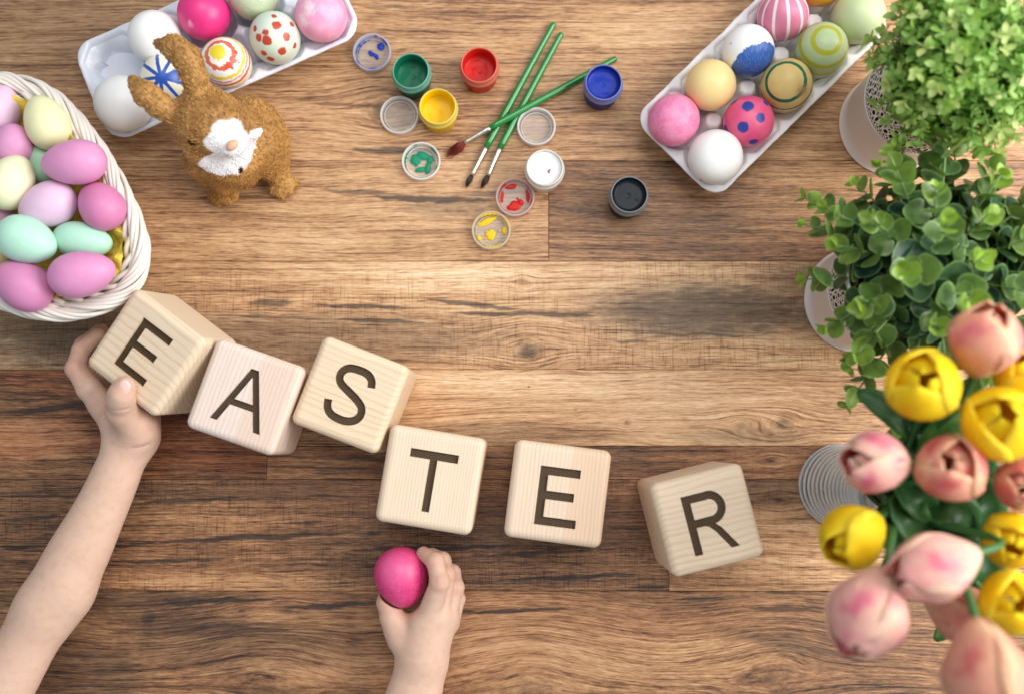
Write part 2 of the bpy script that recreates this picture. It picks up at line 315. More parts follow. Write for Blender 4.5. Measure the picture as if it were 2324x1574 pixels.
# ------------------------------------------------------------------ letter blocks
def pine(name, along, tint, freq, c0, seam=None, seed=0.0, rosy=0.0):
    """growth rings round an axis that runs along the block's x or y"""
    n = NT(name); o = n.objco(); sep = n.t.nodes.new('ShaderNodeSeparateXYZ'); n.put(sep.inputs[0], o)
    x, y, z = sep.outputs; al, ac = (x, y) if along == 'x' else (y, x)
    w = n.noise(n.vec(n.M('MULTIPLY', al, 7.), n.M('MULTIPLY', ac, 24.), n.M('MULTIPLY_ADD', z, 24., seed)), 1.0, 4, .6)
    a2 = ac
    if seam is not None:
        sd = n.M('GREATER_THAN', ac, seam); a2 = n.M('ADD', ac, n.M('MULTIPLY', sd, .06))
    rad = n.M('SQRT', n.M('ADD', n.M('POWER', n.M('SUBTRACT', a2, c0[0]), 2.0), n.M('POWER', n.M('SUBTRACT', z, c0[1]), 2.0)))
    ph = n.M('ADD', n.M('MULTIPLY', rad, freq), n.M('MULTIPLY', w, 3.2)); fr = n.M('FRACT', ph)
    late = n.M('MULTIPLY', n.M('MULTIPLY', n.step(fr, .50, .95), n.step(fr, 1.0, .96)), n.step(n.noise(n.vec(n.M('MULTIPLY', al, 3.), n.M('MULTIPLY', ac, 60.), n.M('MULTIPLY_ADD', z, 60., seed + 2)), 1.0, 2), .25, .65, .35, 1.0))
    fib = n.noise(n.vec(n.M('MULTIPLY', al, 30.), n.M('MULTIPLY', ac, 900.), n.M('MULTIPLY', z, 900.)), 1.0, 2)
    lt = n.mix(n.M('MULTIPLY', w, .5), tint, tuple(c * .85 for c in tint[:3]) + (1,))
    dk = tuple(c * k for c, k in zip(tint[:3], (.78, .60, .42))) + (1,)
    if seam is not None: lt = n.mix(n.M('MULTIPLY', sd, .55), lt, tuple(c * k for c, k in zip(tint[:3], (.92, .80, .70))) + (1,))
    col = n.mix(n.M('MULTIPLY', late, .55), lt, dk)
    col = n.mix(n.M('MULTIPLY', n.step(fib, .5, .8), .18), col, dk)
    n.bump(n.M('SUBTRACT', n.M('MULTIPLY', fib, .4), n.M('MULTIPLY', late, .3)), .18, .0003)
    m = n.fin(col=col, rough=.55, spec=.3)
    d = m.copy(); d.name = name + '_burnt'; t = d.node_tree; b = t.nodes['Principled BSDF']; lk = b.inputs['Base Color'].links[0]; src = lk.from_socket
    mx = t.nodes.new('ShaderNodeMix'); mx.data_type = 'RGBA'; mx.blend_type = 'MULTIPLY'; mx.inputs[0].default_value = 1; mx.inputs[7].default_value = hexc('544836')
    t.links.new(src, mx.inputs[6]); t.links.new(mx.outputs[2], b.inputs['Base Color'])
    return m, d
def rect(x0, y0, x1, y1): return [(x0, y0), (x1, y0), (x1, y1), (x0, y1)]
def stroke(pts, w):
    P = np.array([(p[0], p[1], 0) for p in pts], float); T = np.gradient(P, axis=0); T /= np.linalg.norm(T, axis=1)[:, None]
    N = np.stack([-T[:, 1], T[:, 0], 0 * T[:, 0]], 1) * w / 2
    return [tuple(p[:2]) for p in P + N] + [tuple(p[:2]) for p in (P - N)[::-1]]
def arc(cx, cy, rx, ry, a0, a1, n=14): return [(cx + rx * math.cos(math.radians(t)), cy + ry * math.sin(math.radians(t))) for t in np.linspace(a0, a1, n)]
ST = .088
LET = {
 'E': [[(-.21, -.30), (.215, -.30), (.215, -.30 + ST), (-.21 + ST, -.30 + ST), (-.21 + ST, -.035), (.165, -.035), (.165, -.035 + ST), (-.21 + ST, -.035 + ST), (-.21 + ST, .30 - ST), (.205, .30 - ST), (.205, .30), (-.21, .30)]],
 'T': [[(-.04, -.31), (.04, -.31), (.04, .31 - ST), (.25, .31 - ST), (.25, .31), (-.25, .31), (-.25, .31 - ST), (-.04, .31 - ST)]],
 'A': [[(-.285, -.315), (-.20, -.315), (.0, .225), (.0, .225), (.045, .315), (-.045, .315)], [(.20, -.315), (.285, -.315), (.0455, .3155), (-.0445, .3155), (-.002, .226)], rect(-.165, -.115, .165, -.042)],
 'S': [stroke(spline([(.185, .145), (.165, .215), (.10, .268), (.0, .278), (-.105, .262), (-.165, .205), (-.172, .135), (-.13, .075), (-.03, .028), (.085, -.025), (.165, -.085), (.185, -.165), (.15, -.235), (.075, -.275), (-.02, -.283), (-.12, -.262), (-.178, -.205), (-.198, -.125)], 60), ST)],
 'R': [rect(-.21, -.315, -.21 + ST, .315), stroke([(-.2101 + ST * .3, .315 - ST / 2), (-.02, .315 - ST / 2), (.05, .315 - ST / 2)] + arc(.055, .143, .135, .134, 84, -84, 16) + [(.04, .009), (-.05, .008), (-.185, .008)], ST), [(.012, .03), (.075, -.02), (.14, -.09), (.275, -.315), (.185, -.315), (.065, -.115), (.01, -.05), (-.05, -.0285), (-.05, .03)]],
}
def prism(poly, z0, z1, s):
    n = len(poly); a = sum(poly[i][0] * poly[(i + 1) % n][1] - poly[(i + 1) % n][0] * poly[i][1] for i in range(n))
    if a < 0: poly = poly[::-1]
    v = [(x * s, y * s, z0) for x, y in poly] + [(x * s, y * s, z1) for x, y in poly]
    f = [tuple(range(n - 1, -1, -1)), tuple(range(n, 2 * n))] + [(i, (i + 1) % n, n + (i + 1) % n, n + i) for i in range(n)]
    me = bpy.data.meshes.new('cut'); me.from_pydata(v, [], f); me.update()
    bm = bmesh.new(); bm.from_mesh(me); bmesh.ops.triangulate(bm, faces=[q for q in bm.faces if len(q.verts) > 4]); bmesh.ops.recalc_face_normals(bm, faces=bm.faces); bm.to_mesh(me); bm.free()
    return me
def letter_block(letter, size, h, pose, mats, label, off=(0, 0)):
    bm = bmesh.new(); bmesh.ops.create_cube(bm, size=1.0)
    for q in bm.verts: q.co = Vector((q.co.x * size, q.co.y * size, q.co.z * h))
    bmesh.ops.bevel(bm, geom=list(bm.edges), offset=.0062, segments=7, profile=.5, affect='EDGES')
    me = bpy.data.meshes.new('block'); bm.to_mesh(me); bm.free()
    tmp = bpy.data.objects.new('tmp', me); COL.objects.link(tmp); cuts = []
    depth = .0026
    for k, poly in enumerate(LET[letter]):
        c = bpy.data.objects.new('cut', prism([(p[0] + off[0], p[1] + off[1]) for p in poly], h / 2 - depth - k * 1e-5, h / 2 + .004, size)); COL.objects.link(c); cuts.append(c)
        m = tmp.modifiers.new('b', 'BOOLEAN'); m.operation = 'DIFFERENCE'; m.solver = 'EXACT'; m.object = c
    bpy.context.view_layer.update()
    ev = bpy.data.meshes.new_from_object(tmp.evaluated_get(bpy.context.evaluated_depsgraph_get()))
    for c in cuts: bpy.data.objects.remove(c)
    bpy.data.objects.remove(tmp)
    bm = bmesh.new(); bm.from_mesh(ev); fl = [q for q in bm.faces if q.normal.z > .9 and abs(q.calc_center_median().z - (h / 2 - depth)) < 2e-4]
    lv, lf, vi = [], [], {}
    for q in fl:
        r = []
        for w in q.verts:
            if w.index not in vi: vi[w.index] = len(lv); lv.append(w.co.copy())
            r.append(vi[w.index])
        lf.append(r)
    bmesh.ops.delete(bm, geom=fl, context='FACES'); bm.to_mesh(ev); bm.free()
    root = thing('letter_block', label, 'letter block', group='wooden letter blocks spelling a word')
    root.matrix_world = pose; root.empty_display_size = .01
    ev.materials.clear(); ev.polygons.foreach_set('use_smooth', [False] * len(ev.polygons))
    # the root stands at the block's base, its parts are shifted up by half its height
    for me2, nm, mt in ((ev, 'cube', mats[0]), (mesh('letter', lv, lf, False), 'letter', mats[1])):
        o = link(nm, me2, mt, root); o.location = (0, 0, h / 2)
    return root
def flat_pose(x, y, rz): return Matrix.Translation((x, y, 0)) @ Matrix.Rotation(rz, 4, 'Z')
rv = Vector((.1122, -.1425, -.6255)); RM = Matrix.Rotation(rv.length, 4, rv)
E_H = .066; E_POSE = Matrix.Translation((-.2859, .0707, .0568)) @ RM @ Matrix.Translation((0, 0, -E_H / 2)); E_S = .075
PT = {'warm': hexc('e6cfa4'), 'rosy': hexc('e2cdbb'), 'pale': hexc('ead5b0')}
letter_block('E', E_S, E_H, E_POSE, pine('pine', 'x', hexc('e0cbb0'), 230, (.09, -.06), seed=2), 'pine block with letter E held tilted in a child\'s hand', (-.01, .0))
letter_block('A', .0748, .0853, flat_pose(-.2121, .0339, -.3336), pine('pine', 'y', hexc('e4d2c8'), 300, (-.16, -.02), seam=.004, seed=5), 'pale pinkish pine block with letter A', (.01, -.01))
letter_block('S', .0747, .0786, flat_pose(-.1295, .0359, -.3644), pine('pine', 'x', hexc('e2cbae'), 260, (-.1, -.05), seed=8), 'pine block with letter S and strong straight grain', (0, .0))
letter_block('T', .0774, .08, flat_pose(-.0646, -.0315, -.1602), pine('pine', 'y', hexc('e6d1b8'), 420, (-.2, -.04), seed=11), 'pine block with letter T above the hand holding an egg', (0, -.02))
letter_block('E', .0773, .08, flat_pose(.0365, -.0425, -.1278), pine('pine', 'y', hexc('e8d0b8'), 330, (-.05, .03), seam=.008, seed=14), 'two tone pine block with letter E lying between blocks T and R', (-.0, -.035))
letter_block('R', .0735, .1, flat_pose(.1507, -.0616, .2407), pine('pine', 'x', hexc('e6cfb4'), 240, (.12, -.03), seed=17), 'pine block with letter R, standing apart nearest the tulips', (-.01, -.02))
# ------------------------------------------------------------------ eggs
def egg_mesh(R, L, k=.13, nu=36, nv=24):
    pr = [(R * math.sin(p) * (1 - k * math.cos(p)) if 0 < i < nv else 0.0, L / 2 * math.cos(p)) for i, p in enumerate(np.linspace(math.pi, 0, nv + 1))]
    v = [(0, 0, pr[0][1])]; f = []
    for r, z in pr[1:-1]:
        for i in range(nu): a = 2 * math.pi * i / nu; v.append((r * math.cos(a), r * math.sin(a), z))
    v.append((0, 0, pr[-1][1])); n = nv - 1
    for i in range(nu):
        j = (i + 1) % nu; f.append((0, 1 + j, 1 + i)); f.append((len(v) - 1, 1 + (n - 1) * nu + i, 1 + (n - 1) * nu + j))
        for q in range(n - 1): f.append((1 + q * nu + i, 1 + q * nu + j, 1 + (q + 1) * nu + j, 1 + (q + 1) * nu + i))
    return mesh('egg', v, f)
class EggMat(NT):
    def __init__(s, base, mottle=.10, speck=0.0, rough=.42, blot=None, name='egg_shell'):
        super().__init__(name); s.P = s.V('NORMALIZE', s.objco()); s.nz = s.noise(s.P, 7, 3, .6); s.fn = s.noise(s.P, 60, 2)
        s.wob = s.M('SUBTRACT', s.nz, .5)
        dk = tuple(c * (1 - .35) for c in base[:3]) + (1,)
        s.col = s.mix(s.M('MULTIPLY', s.step(s.noise(s.P, 2.2, 3), .35, .7), mottle * 2), base, dk if blot is None else blot)
        if speck:
            sp = s.step(s.noise(s.P, 42, 2, .6), .60, .70, 0, speck); s.col = s.mix(sp, s.col, tuple(c * .35 for c in base[:3]) + (1,))
        s.rough = rough
        if name == 'egg_shell' and mottle == .07: s.col = s.mix(s.step(s.noise(s.P, 30, 2, .5), .71, .74, 0, .7), s.col, hexc('f0e2e2')); s.col = s.mix(s.step(s.noise(s.V('ADD', s.P, (4, 2, 1)), 24, 2, .5), .73, .76, 0, .5), s.col, tuple(c * .55 for c in base[:3]) + (1,))
    def over(s, m, c): s.col = s.mix(m, s.col, c)
    def done(s, coat=.15, sss=.0):
        s.bump(s.fn, .08, .0004); return s.fin(col=s.col, rough=s.rough, coat=coat, coatr=.35, spec=.4)
EGGS = {}
def egg(label, u, v, z, wpx, lpx, mat, ax=(0, 0, -1), roll=0.0, cat='egg', group=None, k=.13, paint=None):
    """ax: where the pointed end looks in world space; sizes in picture pixels at the egg's height"""
    s = PX(z); c = W(u, v, z); R, L = wpx * s / 2, lpx * s
    Mx = mat_from_axis(ax, roll); o = bpy.data.objects.new('egg', egg_mesh(R, L, k)); COL.objects.link(o)
    o.matrix_world = Matrix.Translation(Vector(c)) @ Mx.to_4x4(); setp(o, label, cat, group)
    def loc(uu, vv):          # direction, in the egg's own frame, of the point the photo shows at (uu,vv)
        d = W(uu, vv, 0) - CP; d /= np.linalg.norm(d); q = CP - c
        A = np.array(Mx); S = np.array([1 / R, 1 / R, 2 / L]); qa, da = (A.T @ q) * S, (A.T @ d) * S
        b = qa @ da; e = da @ da; disc = max(b * b - e * (qa @ qa - 1), 0); t = (-b - math.sqrt(disc)) / e
        p = (qa + da * t) / S; return tuple(p / np.linalg.norm(p))
    m = mat
    if callable(mat): m = mat(loc)
    o.data.materials.append(m); return o
def plain(hexv, **kw):
    d = kw.pop('coat', .15); return EggMat(hexc(hexv), **kw).done(coat=d)
def spots(m, loc, pts, c, amp=.16, soft=.05):
    acc = None
    for u, v, r in pts:
        d = m.V('DISTANCE', m.P, loc(u, v), 1); d = m.M('MULTIPLY_ADD', m.wob, amp, d); q = m.step(d, r + soft, r - soft)
        acc = q if acc is None else m.M('MAXIMUM', acc, q)
    m.over(acc, c); return acc
def bands(m, axis, lims, c, amp=.05, soft=.012, thin=0.0):
    a = m.M('ARCCOSINE', m.dot(m.P, axis)); a = m.M('MULTIPLY_ADD', m.wob, amp, a); acc = None
    for lo, hi in lims:
        q = m.M('MULTIPLY', m.step(a, lo - soft, lo + soft), m.step(a, hi + soft, hi - soft)); acc = q if acc is None else m.M('MAXIMUM', acc, q)
    if thin: acc = m.M('MULTIPLY', acc, m.step(m.noise(m.P, 5, 3), .5 - thin, .5 + thin))
    m.over(acc, c); return acc
def rays(m, axis, n, duty, c, amp=.5, phase=0.0):
    a = Vector(axis); e1 = a.orthogonal().normalized(); e2 = a.cross(e1)
    an = m.M('ARCTAN2', m.dot(m.P, tuple(e2)), m.dot(m.P, tuple(e1))); t = m.M('MULTIPLY_ADD', an, n / (2 * math.pi), phase + 20)
    t = m.M('ABSOLUTE', m.M('SUBTRACT', m.M('FRACT', t), .5)); t = m.M('MULTIPLY_ADD', m.wob, amp * .3, t)
    sn = m.M('SINE', m.M('ARCCOSINE', m.dot(m.P, axis)))
    q = m.step(m.M('MULTIPLY', t, sn), duty / 2 + .03, duty / 2 - .03); m.over(q, c); return q
WHITE = 'f1efec'
def m_crack(loc):
    m = EggMat(hexc('b9c9a6'), blot=hexc('d2d7b8'), mottle=.3); v = m.n('TexVoronoi', {'Vector': m.V('ADD', m.P, m.vec(m.wob, m.wob, m.nz)), 'Scale': 2.6}, 0, feature='DISTANCE_TO_EDGE')
    m.over(m.step(v, .03, .0, 0, .55), hexc('6f7d55')); return m.done()
def m_reddots(loc):
    m = EggMat(hexc('cfdccb'), mottle=.12, blot=hexc('e3cfc4')); 
    spots(m, loc, [(603, 74, .10), (627, 58, .15), (661, 57, .11), (588, 86, .13), (606, 92, .17), (650, 84, .14), (640, 116, .16), (668, 104, .11), (600, 120, .12), (614, 134, .15), (580, 66, .10), (622, 38, .09)], hexc('b9432c'), .14, .03); return m.done()
def m_swirl(loc):
    m = EggMat(hexc('f3eee6'), mottle=.03); a = loc(498, 122)
    bands(m, a, [(.40, .56), (1.18, 1.32)], hexc('d9694c'), .22); bands(m, a, [(.80, .92), (1.45, 1.58)], hexc('e6cb3a'), .26); bands(m, a, [(1.0, 1.08), (1.7, 1.8)], hexc('e79a98'), .2)
    spots(m, loc, [(493, 118, .27)], hexc('e3cc2c'), .3, .03); spots(m, loc, [(531, 137, .13), (520, 150, .12), (535, 120, .08)], hexc('cf4a2c'), .5, .04); return m.done(.3)
def m_bluestar(loc):
    m = EggMat(hexc('ebe6d2'), mottle=.03); rays(m, loc(366, 176), 9, .17, hexc('1c4fae'), .5); spots(m, loc, [(366, 176, .2), (395, 172, .2)], hexc('1c4fae'), .3); return m.done(.4)
def m_magenta(loc):
    m = EggMat(hexc('e2307f'), mottle=.12); spots(m, loc, [(432, 55, .09)], hexc('f58fb5'), .2, .06); return m.done(.3)
def m_pinkcloud(loc):
    m = EggMat(hexc('ee9abb'), mottle=.35, blot=hexc('f6b9ce')); spots(m, loc, [(690, 45, .16), (700, 20, .2)], hexc('f9d5df'), .5, .15); return m.done()
def m_dots(loc):
    m = EggMat(hexc('e0507d'), mottle=.22, blot=hexc('e9708f'))
    spots(m, loc, [(1697, 241, .20), (1720, 207, .16), (1667, 233, .16), (1726, 268, .16), (1686, 289, .19), (1648, 295, .2), (1710, 321, .17), (1737, 236, .13), (1661, 330, .14), (1748, 300, .1)], hexc('28388f'), .10, .03); return m.done(.3)
def m_rings(loc):
    m = EggMat(hexc('dcbf78'), mottle=.15, blot=hexc('c99a5c')); a = loc(1782, 184)
    bands(m, a, [(.62, .76), (1.13, 1.24)], hexc('0d6a4c'), .07); bands(m, a, [(1.45, 1.53)], hexc('3f8a6a'), .14)
    spots(m, loc, [(1820, 205, .14)], hexc('a97f5a'), .5, .2); return m.done()
def m_stripes(loc):
    m = EggMat(hexc('b7c996'), mottle=.08); bands(m, loc(1878, 88), [(.36, .52), (.88, 1.05), (1.38, 1.6), (1.9, 2.1)], hexc('b3b02a'), .07); return m.done(.25)
def m_rays(loc):
    m = EggMat(hexc('dc7f9d'), mottle=.15, speck=.12); rays(m, loc(1776, -22), 13, .21, hexc('f0dde2'), .12); return m.done()
def m_dip(loc):
    m = EggMat(hexc(WHITE), mottle=.03); a = np.array(loc(1722, 160)); 
    q = m.step(m.M('MULTIPLY_ADD', m.wob, .22, m.dot(m.P, tuple(a))), .50, .54); m.over(q, hexc('2a57a8')); m.over(m.M('MULTIPLY', q, m.step(m.noise(m.V('MULTIPLY', m.P, (3, 12, 9)), 2, 4, .7), .48, .66, 0, .65)), hexc('6f93c9'))
    spots(m, loc, [(1660, 100, .03)], hexc('8a3b25'), .1, .02); return m.done(.3)
def m_marble(loc):
    m = EggMat(hexc('e98bb0'), mottle=.4, blot=hexc('dd6f9c')); v = m.noise(m.V('MULTIPLY', m.P, (9, 9, 3)), 1.0, 4, .7); m.over(m.step(v, .5, .66, 0, .35), hexc('f6b3cb')); return m.done()
def m_whitered(loc):
    m = EggMat(hexc(WHITE), mottle=.04); spots(m, loc, [(1590, 409, .09)], hexc('cf4a33'), .5, .05); return m.done(.1)
g1 = 'eggs lying in the foam tray beside the rabbit'; zc = .037
TI = lambda x, y: (x, y, -1)
def lc(k, row): return (283 + 113 * k, 238 - 49.5 * k) if row else (240 + 113 * k, 130 - 49.5 * k)
egg('plain white egg under the rabbit\'s lowered ear', 284, 236, .038, 128, 142, lambda l: plain(WHITE, mottle=.03), TI(.3, .25), group=g1)
egg('cream egg with a painted blue starburst, half hidden by the rabbit', 382, 183, zc, 114, 140, m_bluestar, TI(.1, .1), group=g1)
egg('white egg painted with red and yellow swirls and a yellow blot', 516, 146, .040, 115, 140, m_swirl, TI(.05, .05), group=g1)
egg('mint egg dabbed with small red brush dots', 626, 90, .040, 116, 142, m_reddots, TI(0, -.1), group=g1)
egg('pale pink cloudy egg at the rounded end of the foam tray', 731, 38, .040, 121, 140, m_pinkcloud, TI(.1, .1), group=g1)
egg('plain white egg between the empty cell and the magenta egg', 355, 86, .040, 120, 142, lambda l: plain(WHITE, mottle=.03), TI(0, .2), group=g1)
egg('deep magenta egg in the foam tray', 466, 34, .040, 120, 150, m_magenta, TI(0, .3), group=g1)
egg('pale green crackled egg cut by the picture\'s upper edge', 577, -10, .038, 116, 140, m_crack, TI(0, .3), group=g1)
g2 = 'eggs standing in the pulp tray beside the white pot'
egg('plain white egg with a red smudge at the tray\'s lower corner', 1621, 358, .042, 124, 145, m_whitered, TI(-.1, .1), group=g2)
egg('pink egg painted with dark blue dots', 1697, 278, .042, 115, 140, m_dots, TI(0, .05), group=g2)
egg('tan egg with dark green painted rings', 1782, 198, .042, 119, 145, m_rings, TI(0, -.12), group=g2)
egg('green egg with olive yellow rings', 1862, 118, .042, 118, 150, m_stripes, TI(.05, -.2), group=g2)
egg('plain pale green egg beside the leafy pots', 1945, 40, .040, 122, 150, lambda l: plain('c1cf9e', mottle=.15, blot=hexc('cdd6ae')), TI(0, .2), group=g2)
egg('marbled pink egg at the pulp tray\'s outer corner', 1531, 271, .040, 118, 138, m_marble, TI(.45, .75), roll=.3, group=g2)
egg('plain butter yellow egg between the pink and the blue dipped egg', 1612, 195, .042, 116, 142, lambda l: plain('ecce8c', mottle=.12, blot=hexc('efd9a6')), TI(.1, .2), group=g2)
egg('white egg with its lower side dipped in blue paint', 1697, 118, .042, 120, 142, m_dip, TI(.15, .15), group=g2)
egg('pink egg with white rays fanning from its top', 1774, 36, .040, 117, 148, m_rays, TI(0, .3), group=g2)
egg('orange yellow egg barely in view at the upper edge', 1858, -42, .040, 118, 140, lambda l: plain('e8a92c', mottle=.1), TI(0, .2), group=g2)
# ------------------------------------------------------------------ egg cartons
def foam(name, col, gloss):
    n = NT(name); f = n.noise(n.objco(), 220, 3, .6); g = n.noise(n.objco(), 25, 3)
    n.bump(f, .10 if gloss else .3, .0006); return n.fin(col=n.mix(n.M('MULTIPLY', g, .2), col, tuple(c * .86 for c in col[:3]) + (1,)), rough=.30 if gloss else .7, sss=.15, ssss=.004, coat=.25 if gloss else 0.0)
def tray(label, c4, n, px, py, post, mat, group, zr=.030, rc=.016, flute=False):
    """c4: picture points of the first cells of both rows and of the last cell; cells (n x 2)"""
    a, b, e = W(*c4[0], .037), W(*c4[1], .037), W(*c4[2], .037); X = e - a; ang = math.atan2(X[1], X[0]); ctr = (b + e) / 2
    hx, hy = px * n / 2 + .0035, py + .0015
    xs = np.linspace(-hx, hx, int(hx * 2 / .0017)); ys = np.linspace(-hy, hy, int(hy * 2 / .0017))
    Xg, Yg = np.meshgrid(xs, ys, indexing='ij')
    cx = (np.clip(np.floor(Xg / px + n / 2), 0, n - 1) - n / 2 + .5) * px; cy = np.where(Yg > 0, .5, -.5) * py
    d = np.sqrt(((Xg - cx) / (px * .5)) ** 2 + ((Yg - cy) / (py * .5)) ** 2)
    Z = .0035 + .0190 * np.clip((d - .35) / .75, 0, 1.2) ** 1.9
    edge = np.minimum(hx - np.abs(Xg), hy - np.abs(Yg)); k = np.clip(1 - edge / .013, 0, 1)
    Z = np.maximum(Z, .0035 + (zr - .0035) * np.clip(1 - edge / .011, 0, 1) ** .75)
    for i in range(1, n):
        q = np.maximum(np.maximum(np.abs(Xg - (i - n / 2) * px), np.abs(Yg)), (np.abs(Xg - (i - n / 2) * px) + np.abs(Yg)) * .72)
        Z = np.maximum(Z, post - np.clip((q - .0062) / .0085, 0, 1) ** 1.0 * (post - .012))
    for i in range(1, n):          # small ribs between neighbours at the outer walls
        for sgn in (-1, 1):
            q = np.abs(Xg - (i - n / 2) * px); Z = np.maximum(Z, np.where(np.abs(Yg) > hy - .016, (zr - .003) * np.clip(1 - q / .009, 0, 1) ** .8 * np.clip((np.abs(Yg) - hy + .016) / .012, 0, 1), 0))
    # lip + rounded corners
    P = np.stack([Xg, Yg, Z], -1)
    def rnd_c(P):
        ax, ay = np.abs(P[..., 0]), np.abs(P[..., 1]); u = (ax - (hx - rc)) / rc; w = (ay - (hy - rc)) / rc; m = (u > 0) & (w > 0)
        nu, nw = u * np.sqrt(np.maximum(1 - w * w / 2, 0)), w * np.sqrt(np.maximum(1 - u * u / 2, 0))
        P[..., 0] = np.where(m, np.sign(P[..., 0]) * (hx - rc + nu * rc), P[..., 0]); P[..., 1] = np.where(m, np.sign(P[..., 1]) * (hy - rc + nw * rc), P[..., 1]); return P
    P = rnd_c(P); nx, ny = len(xs), len(ys); v = [tuple(p) for p in P.reshape(-1, 3)]
    f = [(i * ny + j, (i + 1) * ny + j, (i + 1) * ny + j + 1, i * ny + j + 1) for i in range(nx - 1) for j in range(ny - 1)]
    ring = [i * ny for i in range(nx)] + [(nx - 1) * ny + j for j in range(1, ny)] + [i * ny + ny - 1 for i in range(nx - 2, -1, -1)] + [j for j in range(ny - 2, 0, -1)]
    R = np.array([v[i] for i in ring]); nr = len(ring); T = np.roll(R, -1, 0) - np.roll(R, 1, 0); N = np.stack([T[:, 1], -T[:, 0]], 1); N /= np.linalg.norm(N, axis=1)[:, None] + 1e-9
    prev = ring; rs = np.random.RandomState(int(hx * 1e5)); jit = np.convolve(rs.randn(nr + 8), np.ones(9) / 9, 'valid') * .0006
    arc_ = np.arange(nr)
    for dn, dz, kk in ((.0028, .0004, 1), (.0036, -.0008, 1), (.0030, -.0034, 1), (.0012, -.0040, .5)):
        st = len(v); v += [(R[i, 0] + N[i, 0] * (dn + jit[i] * kk), R[i, 1] + N[i, 1] * (dn + jit[i] * kk), zr + dz + jit[i] * .5) for i in range(nr)]; cur = list(range(st, st + nr))
        f += [(prev[i], cur[i], cur[(i + 1) % nr], prev[(i + 1) % nr]) for i in range(nr)]; prev = cur
    # outer wall, bulging under each cell
    for tt in (0, .35, .7, 1):
        st = len(v)
        for i in range(nr):
            x, y = R[i, 0], R[i, 1]; ph = math.cos(2 * math.pi * (x / px + (0 if n % 2 else .5))) if abs(y) > hy - rc else math.cos(2 * math.pi * (y / py + .5))
            ins = .003 + tt * .010 + (1 - ph) * .0045; v.append((x - N[i, 0] * ins, y - N[i, 1] * ins, (zr - .0045) * (1 - tt) + .0006 * tt))
        cur = list(range(st, st + nr)); f += [(prev[i], cur[i], cur[(i + 1) % nr], prev[(i + 1) % nr]) for i in range(nr)]; prev = cur
    o = obj('egg_tray', v, f, mat, smooth=True); o.location = (ctr[0], ctr[1], 0); o.rotation_euler = (0, 0, ang)
    return setp(o, label, 'egg carton', group)
gt = 'egg trays at the upper edge'
tray('shiny white foam egg tray with one empty cell behind the rabbit', [lc(0, 1), lc(0, 0), lc(4, 1)], 5, .0447, .0420, .024, foam('foam', hexc('dfe0ea'), True), gt)
tray('matt white pulp egg tray full of decorated eggs beside the leafy pots', [(1621, 357), (1531, 271), (1943, 41)], 5, .0416, .0450, .033, foam('pulp', hexc('ece9ea'), False), gt, rc=.013)
# ------------------------------------------------------------------ basket
wick = simple('white_wicker', hexc('e6dcd2'), .42, .14, 90)
bask = thing('wicker_basket', 'white painted wicker basket full of pastel eggs', 'basket', W(90, 470, 0))
B0 = np.array(bask.location)
ZR = .080
rim_px = [(-10, 193), (60, 199), (122, 230), (182, 292), (240, 375), (284, 460), (311, 535), (316, 590), (300, 636), (262, 672), (190, 699), (110, 704), (35, 688), (-40, 658), (-125, 605), (-195, 525), (-225, 430), (-200, 330), (-120, 240)]
rimc = spline([W(u, v, ZR) for u, v in rim_px], 420, True); cen = rimc.mean(0); rimc = (rimc - cen) * 1.012 + cen
def rope(center, n, ra, rb, lead, r, name, ph=None):
    P, T, N, B = frames(center, True); s = np.concatenate([[0], np.cumsum(np.linalg.norm(np.diff(np.vstack([P, P[:1]]), axis=0), axis=1))]); L = s[-1]; s = s[:-1]
    turns = max(1, round(L / lead))
    for k in range(n):
        a = 2 * math.pi * (turns * s / L + (0 if ph else k / n)) + (ph[k] if ph else 0); jr = 1 + .07 * np.sin(a * 1.0 + k * 2.1) + .05 * np.sin(s / L * 60 + k)
        C = P + N * (np.cos(a) * ra * jr)[:, None] + B * (np.sin(a) * rb * jr)[:, None] - B0
        v, f = tube(C, r * (1 + .06 * math.sin(k * 3.7)), 7, True); obj(name, v, f, wick, bask)
rope(rimc, 11, .0064, .0058, .125, .0019, 'rim_strand', ph=[g * 2.094 + q * .47 for g in range(3) for q in range(4)][:11])
v, f = tube(rimc - B0, .0042, 10, True); obj('rim_core', v, f, wick, bask)
inner = (rimc - cen) * .915 + cen; inner[:, 2] = ZR - .0005
rope(inner, 3, .0040, .0036, .042, .00235, 'braid_strand')
inner = (rimc - cen) * .875 + cen; inner[:, 2] = ZR - .012
rope(inner, 2, .0014, .0022, .030, .0021, 'braid_strand')
for q in range(15):
    t = q / 14; z = .004 + (ZR - .014) * t; sc = .70 + .24 * t; C = (rimc - cen) * sc + cen
    P, T, N, B = frames(C, True); ar = np.arange(len(P)) / len(P); C = C + N * (np.sin(ar * 2 * math.pi * 23 + (q % 2) * math.pi) * .0022)[:, None]; C[:, 2] = z + np.sin(ar * 40 + q) * .0006
    v, f = tube(C - B0, .0023, 6, True); obj('weaver', v, f, wick, bask)
for q in range(46):
    i = int(q / 46 * len(rimc)); a = (rimc[i] - cen) * .70 + cen; b = (rimc[i] - cen) * .95 + cen; a[2] = .001; b[2] = ZR - .004
    v, f = tube(np.array([a, (a * .5 + b * .5), b]) - B0, .0016, 6); obj('stake', v, f, wick, bask)
C = (rimc[::6] - cen) * .70 + cen; v = [tuple(p - B0 + np.array([0, 0, .003 - p[2]])) for p in C] + [tuple(cen - B0 + np.array([0, 0, .003 - cen[2]]))]
obj('base', v, [(i, (i + 1) % len(C), len(C)) for i in range(len(C))], wick, bask, smooth=False)
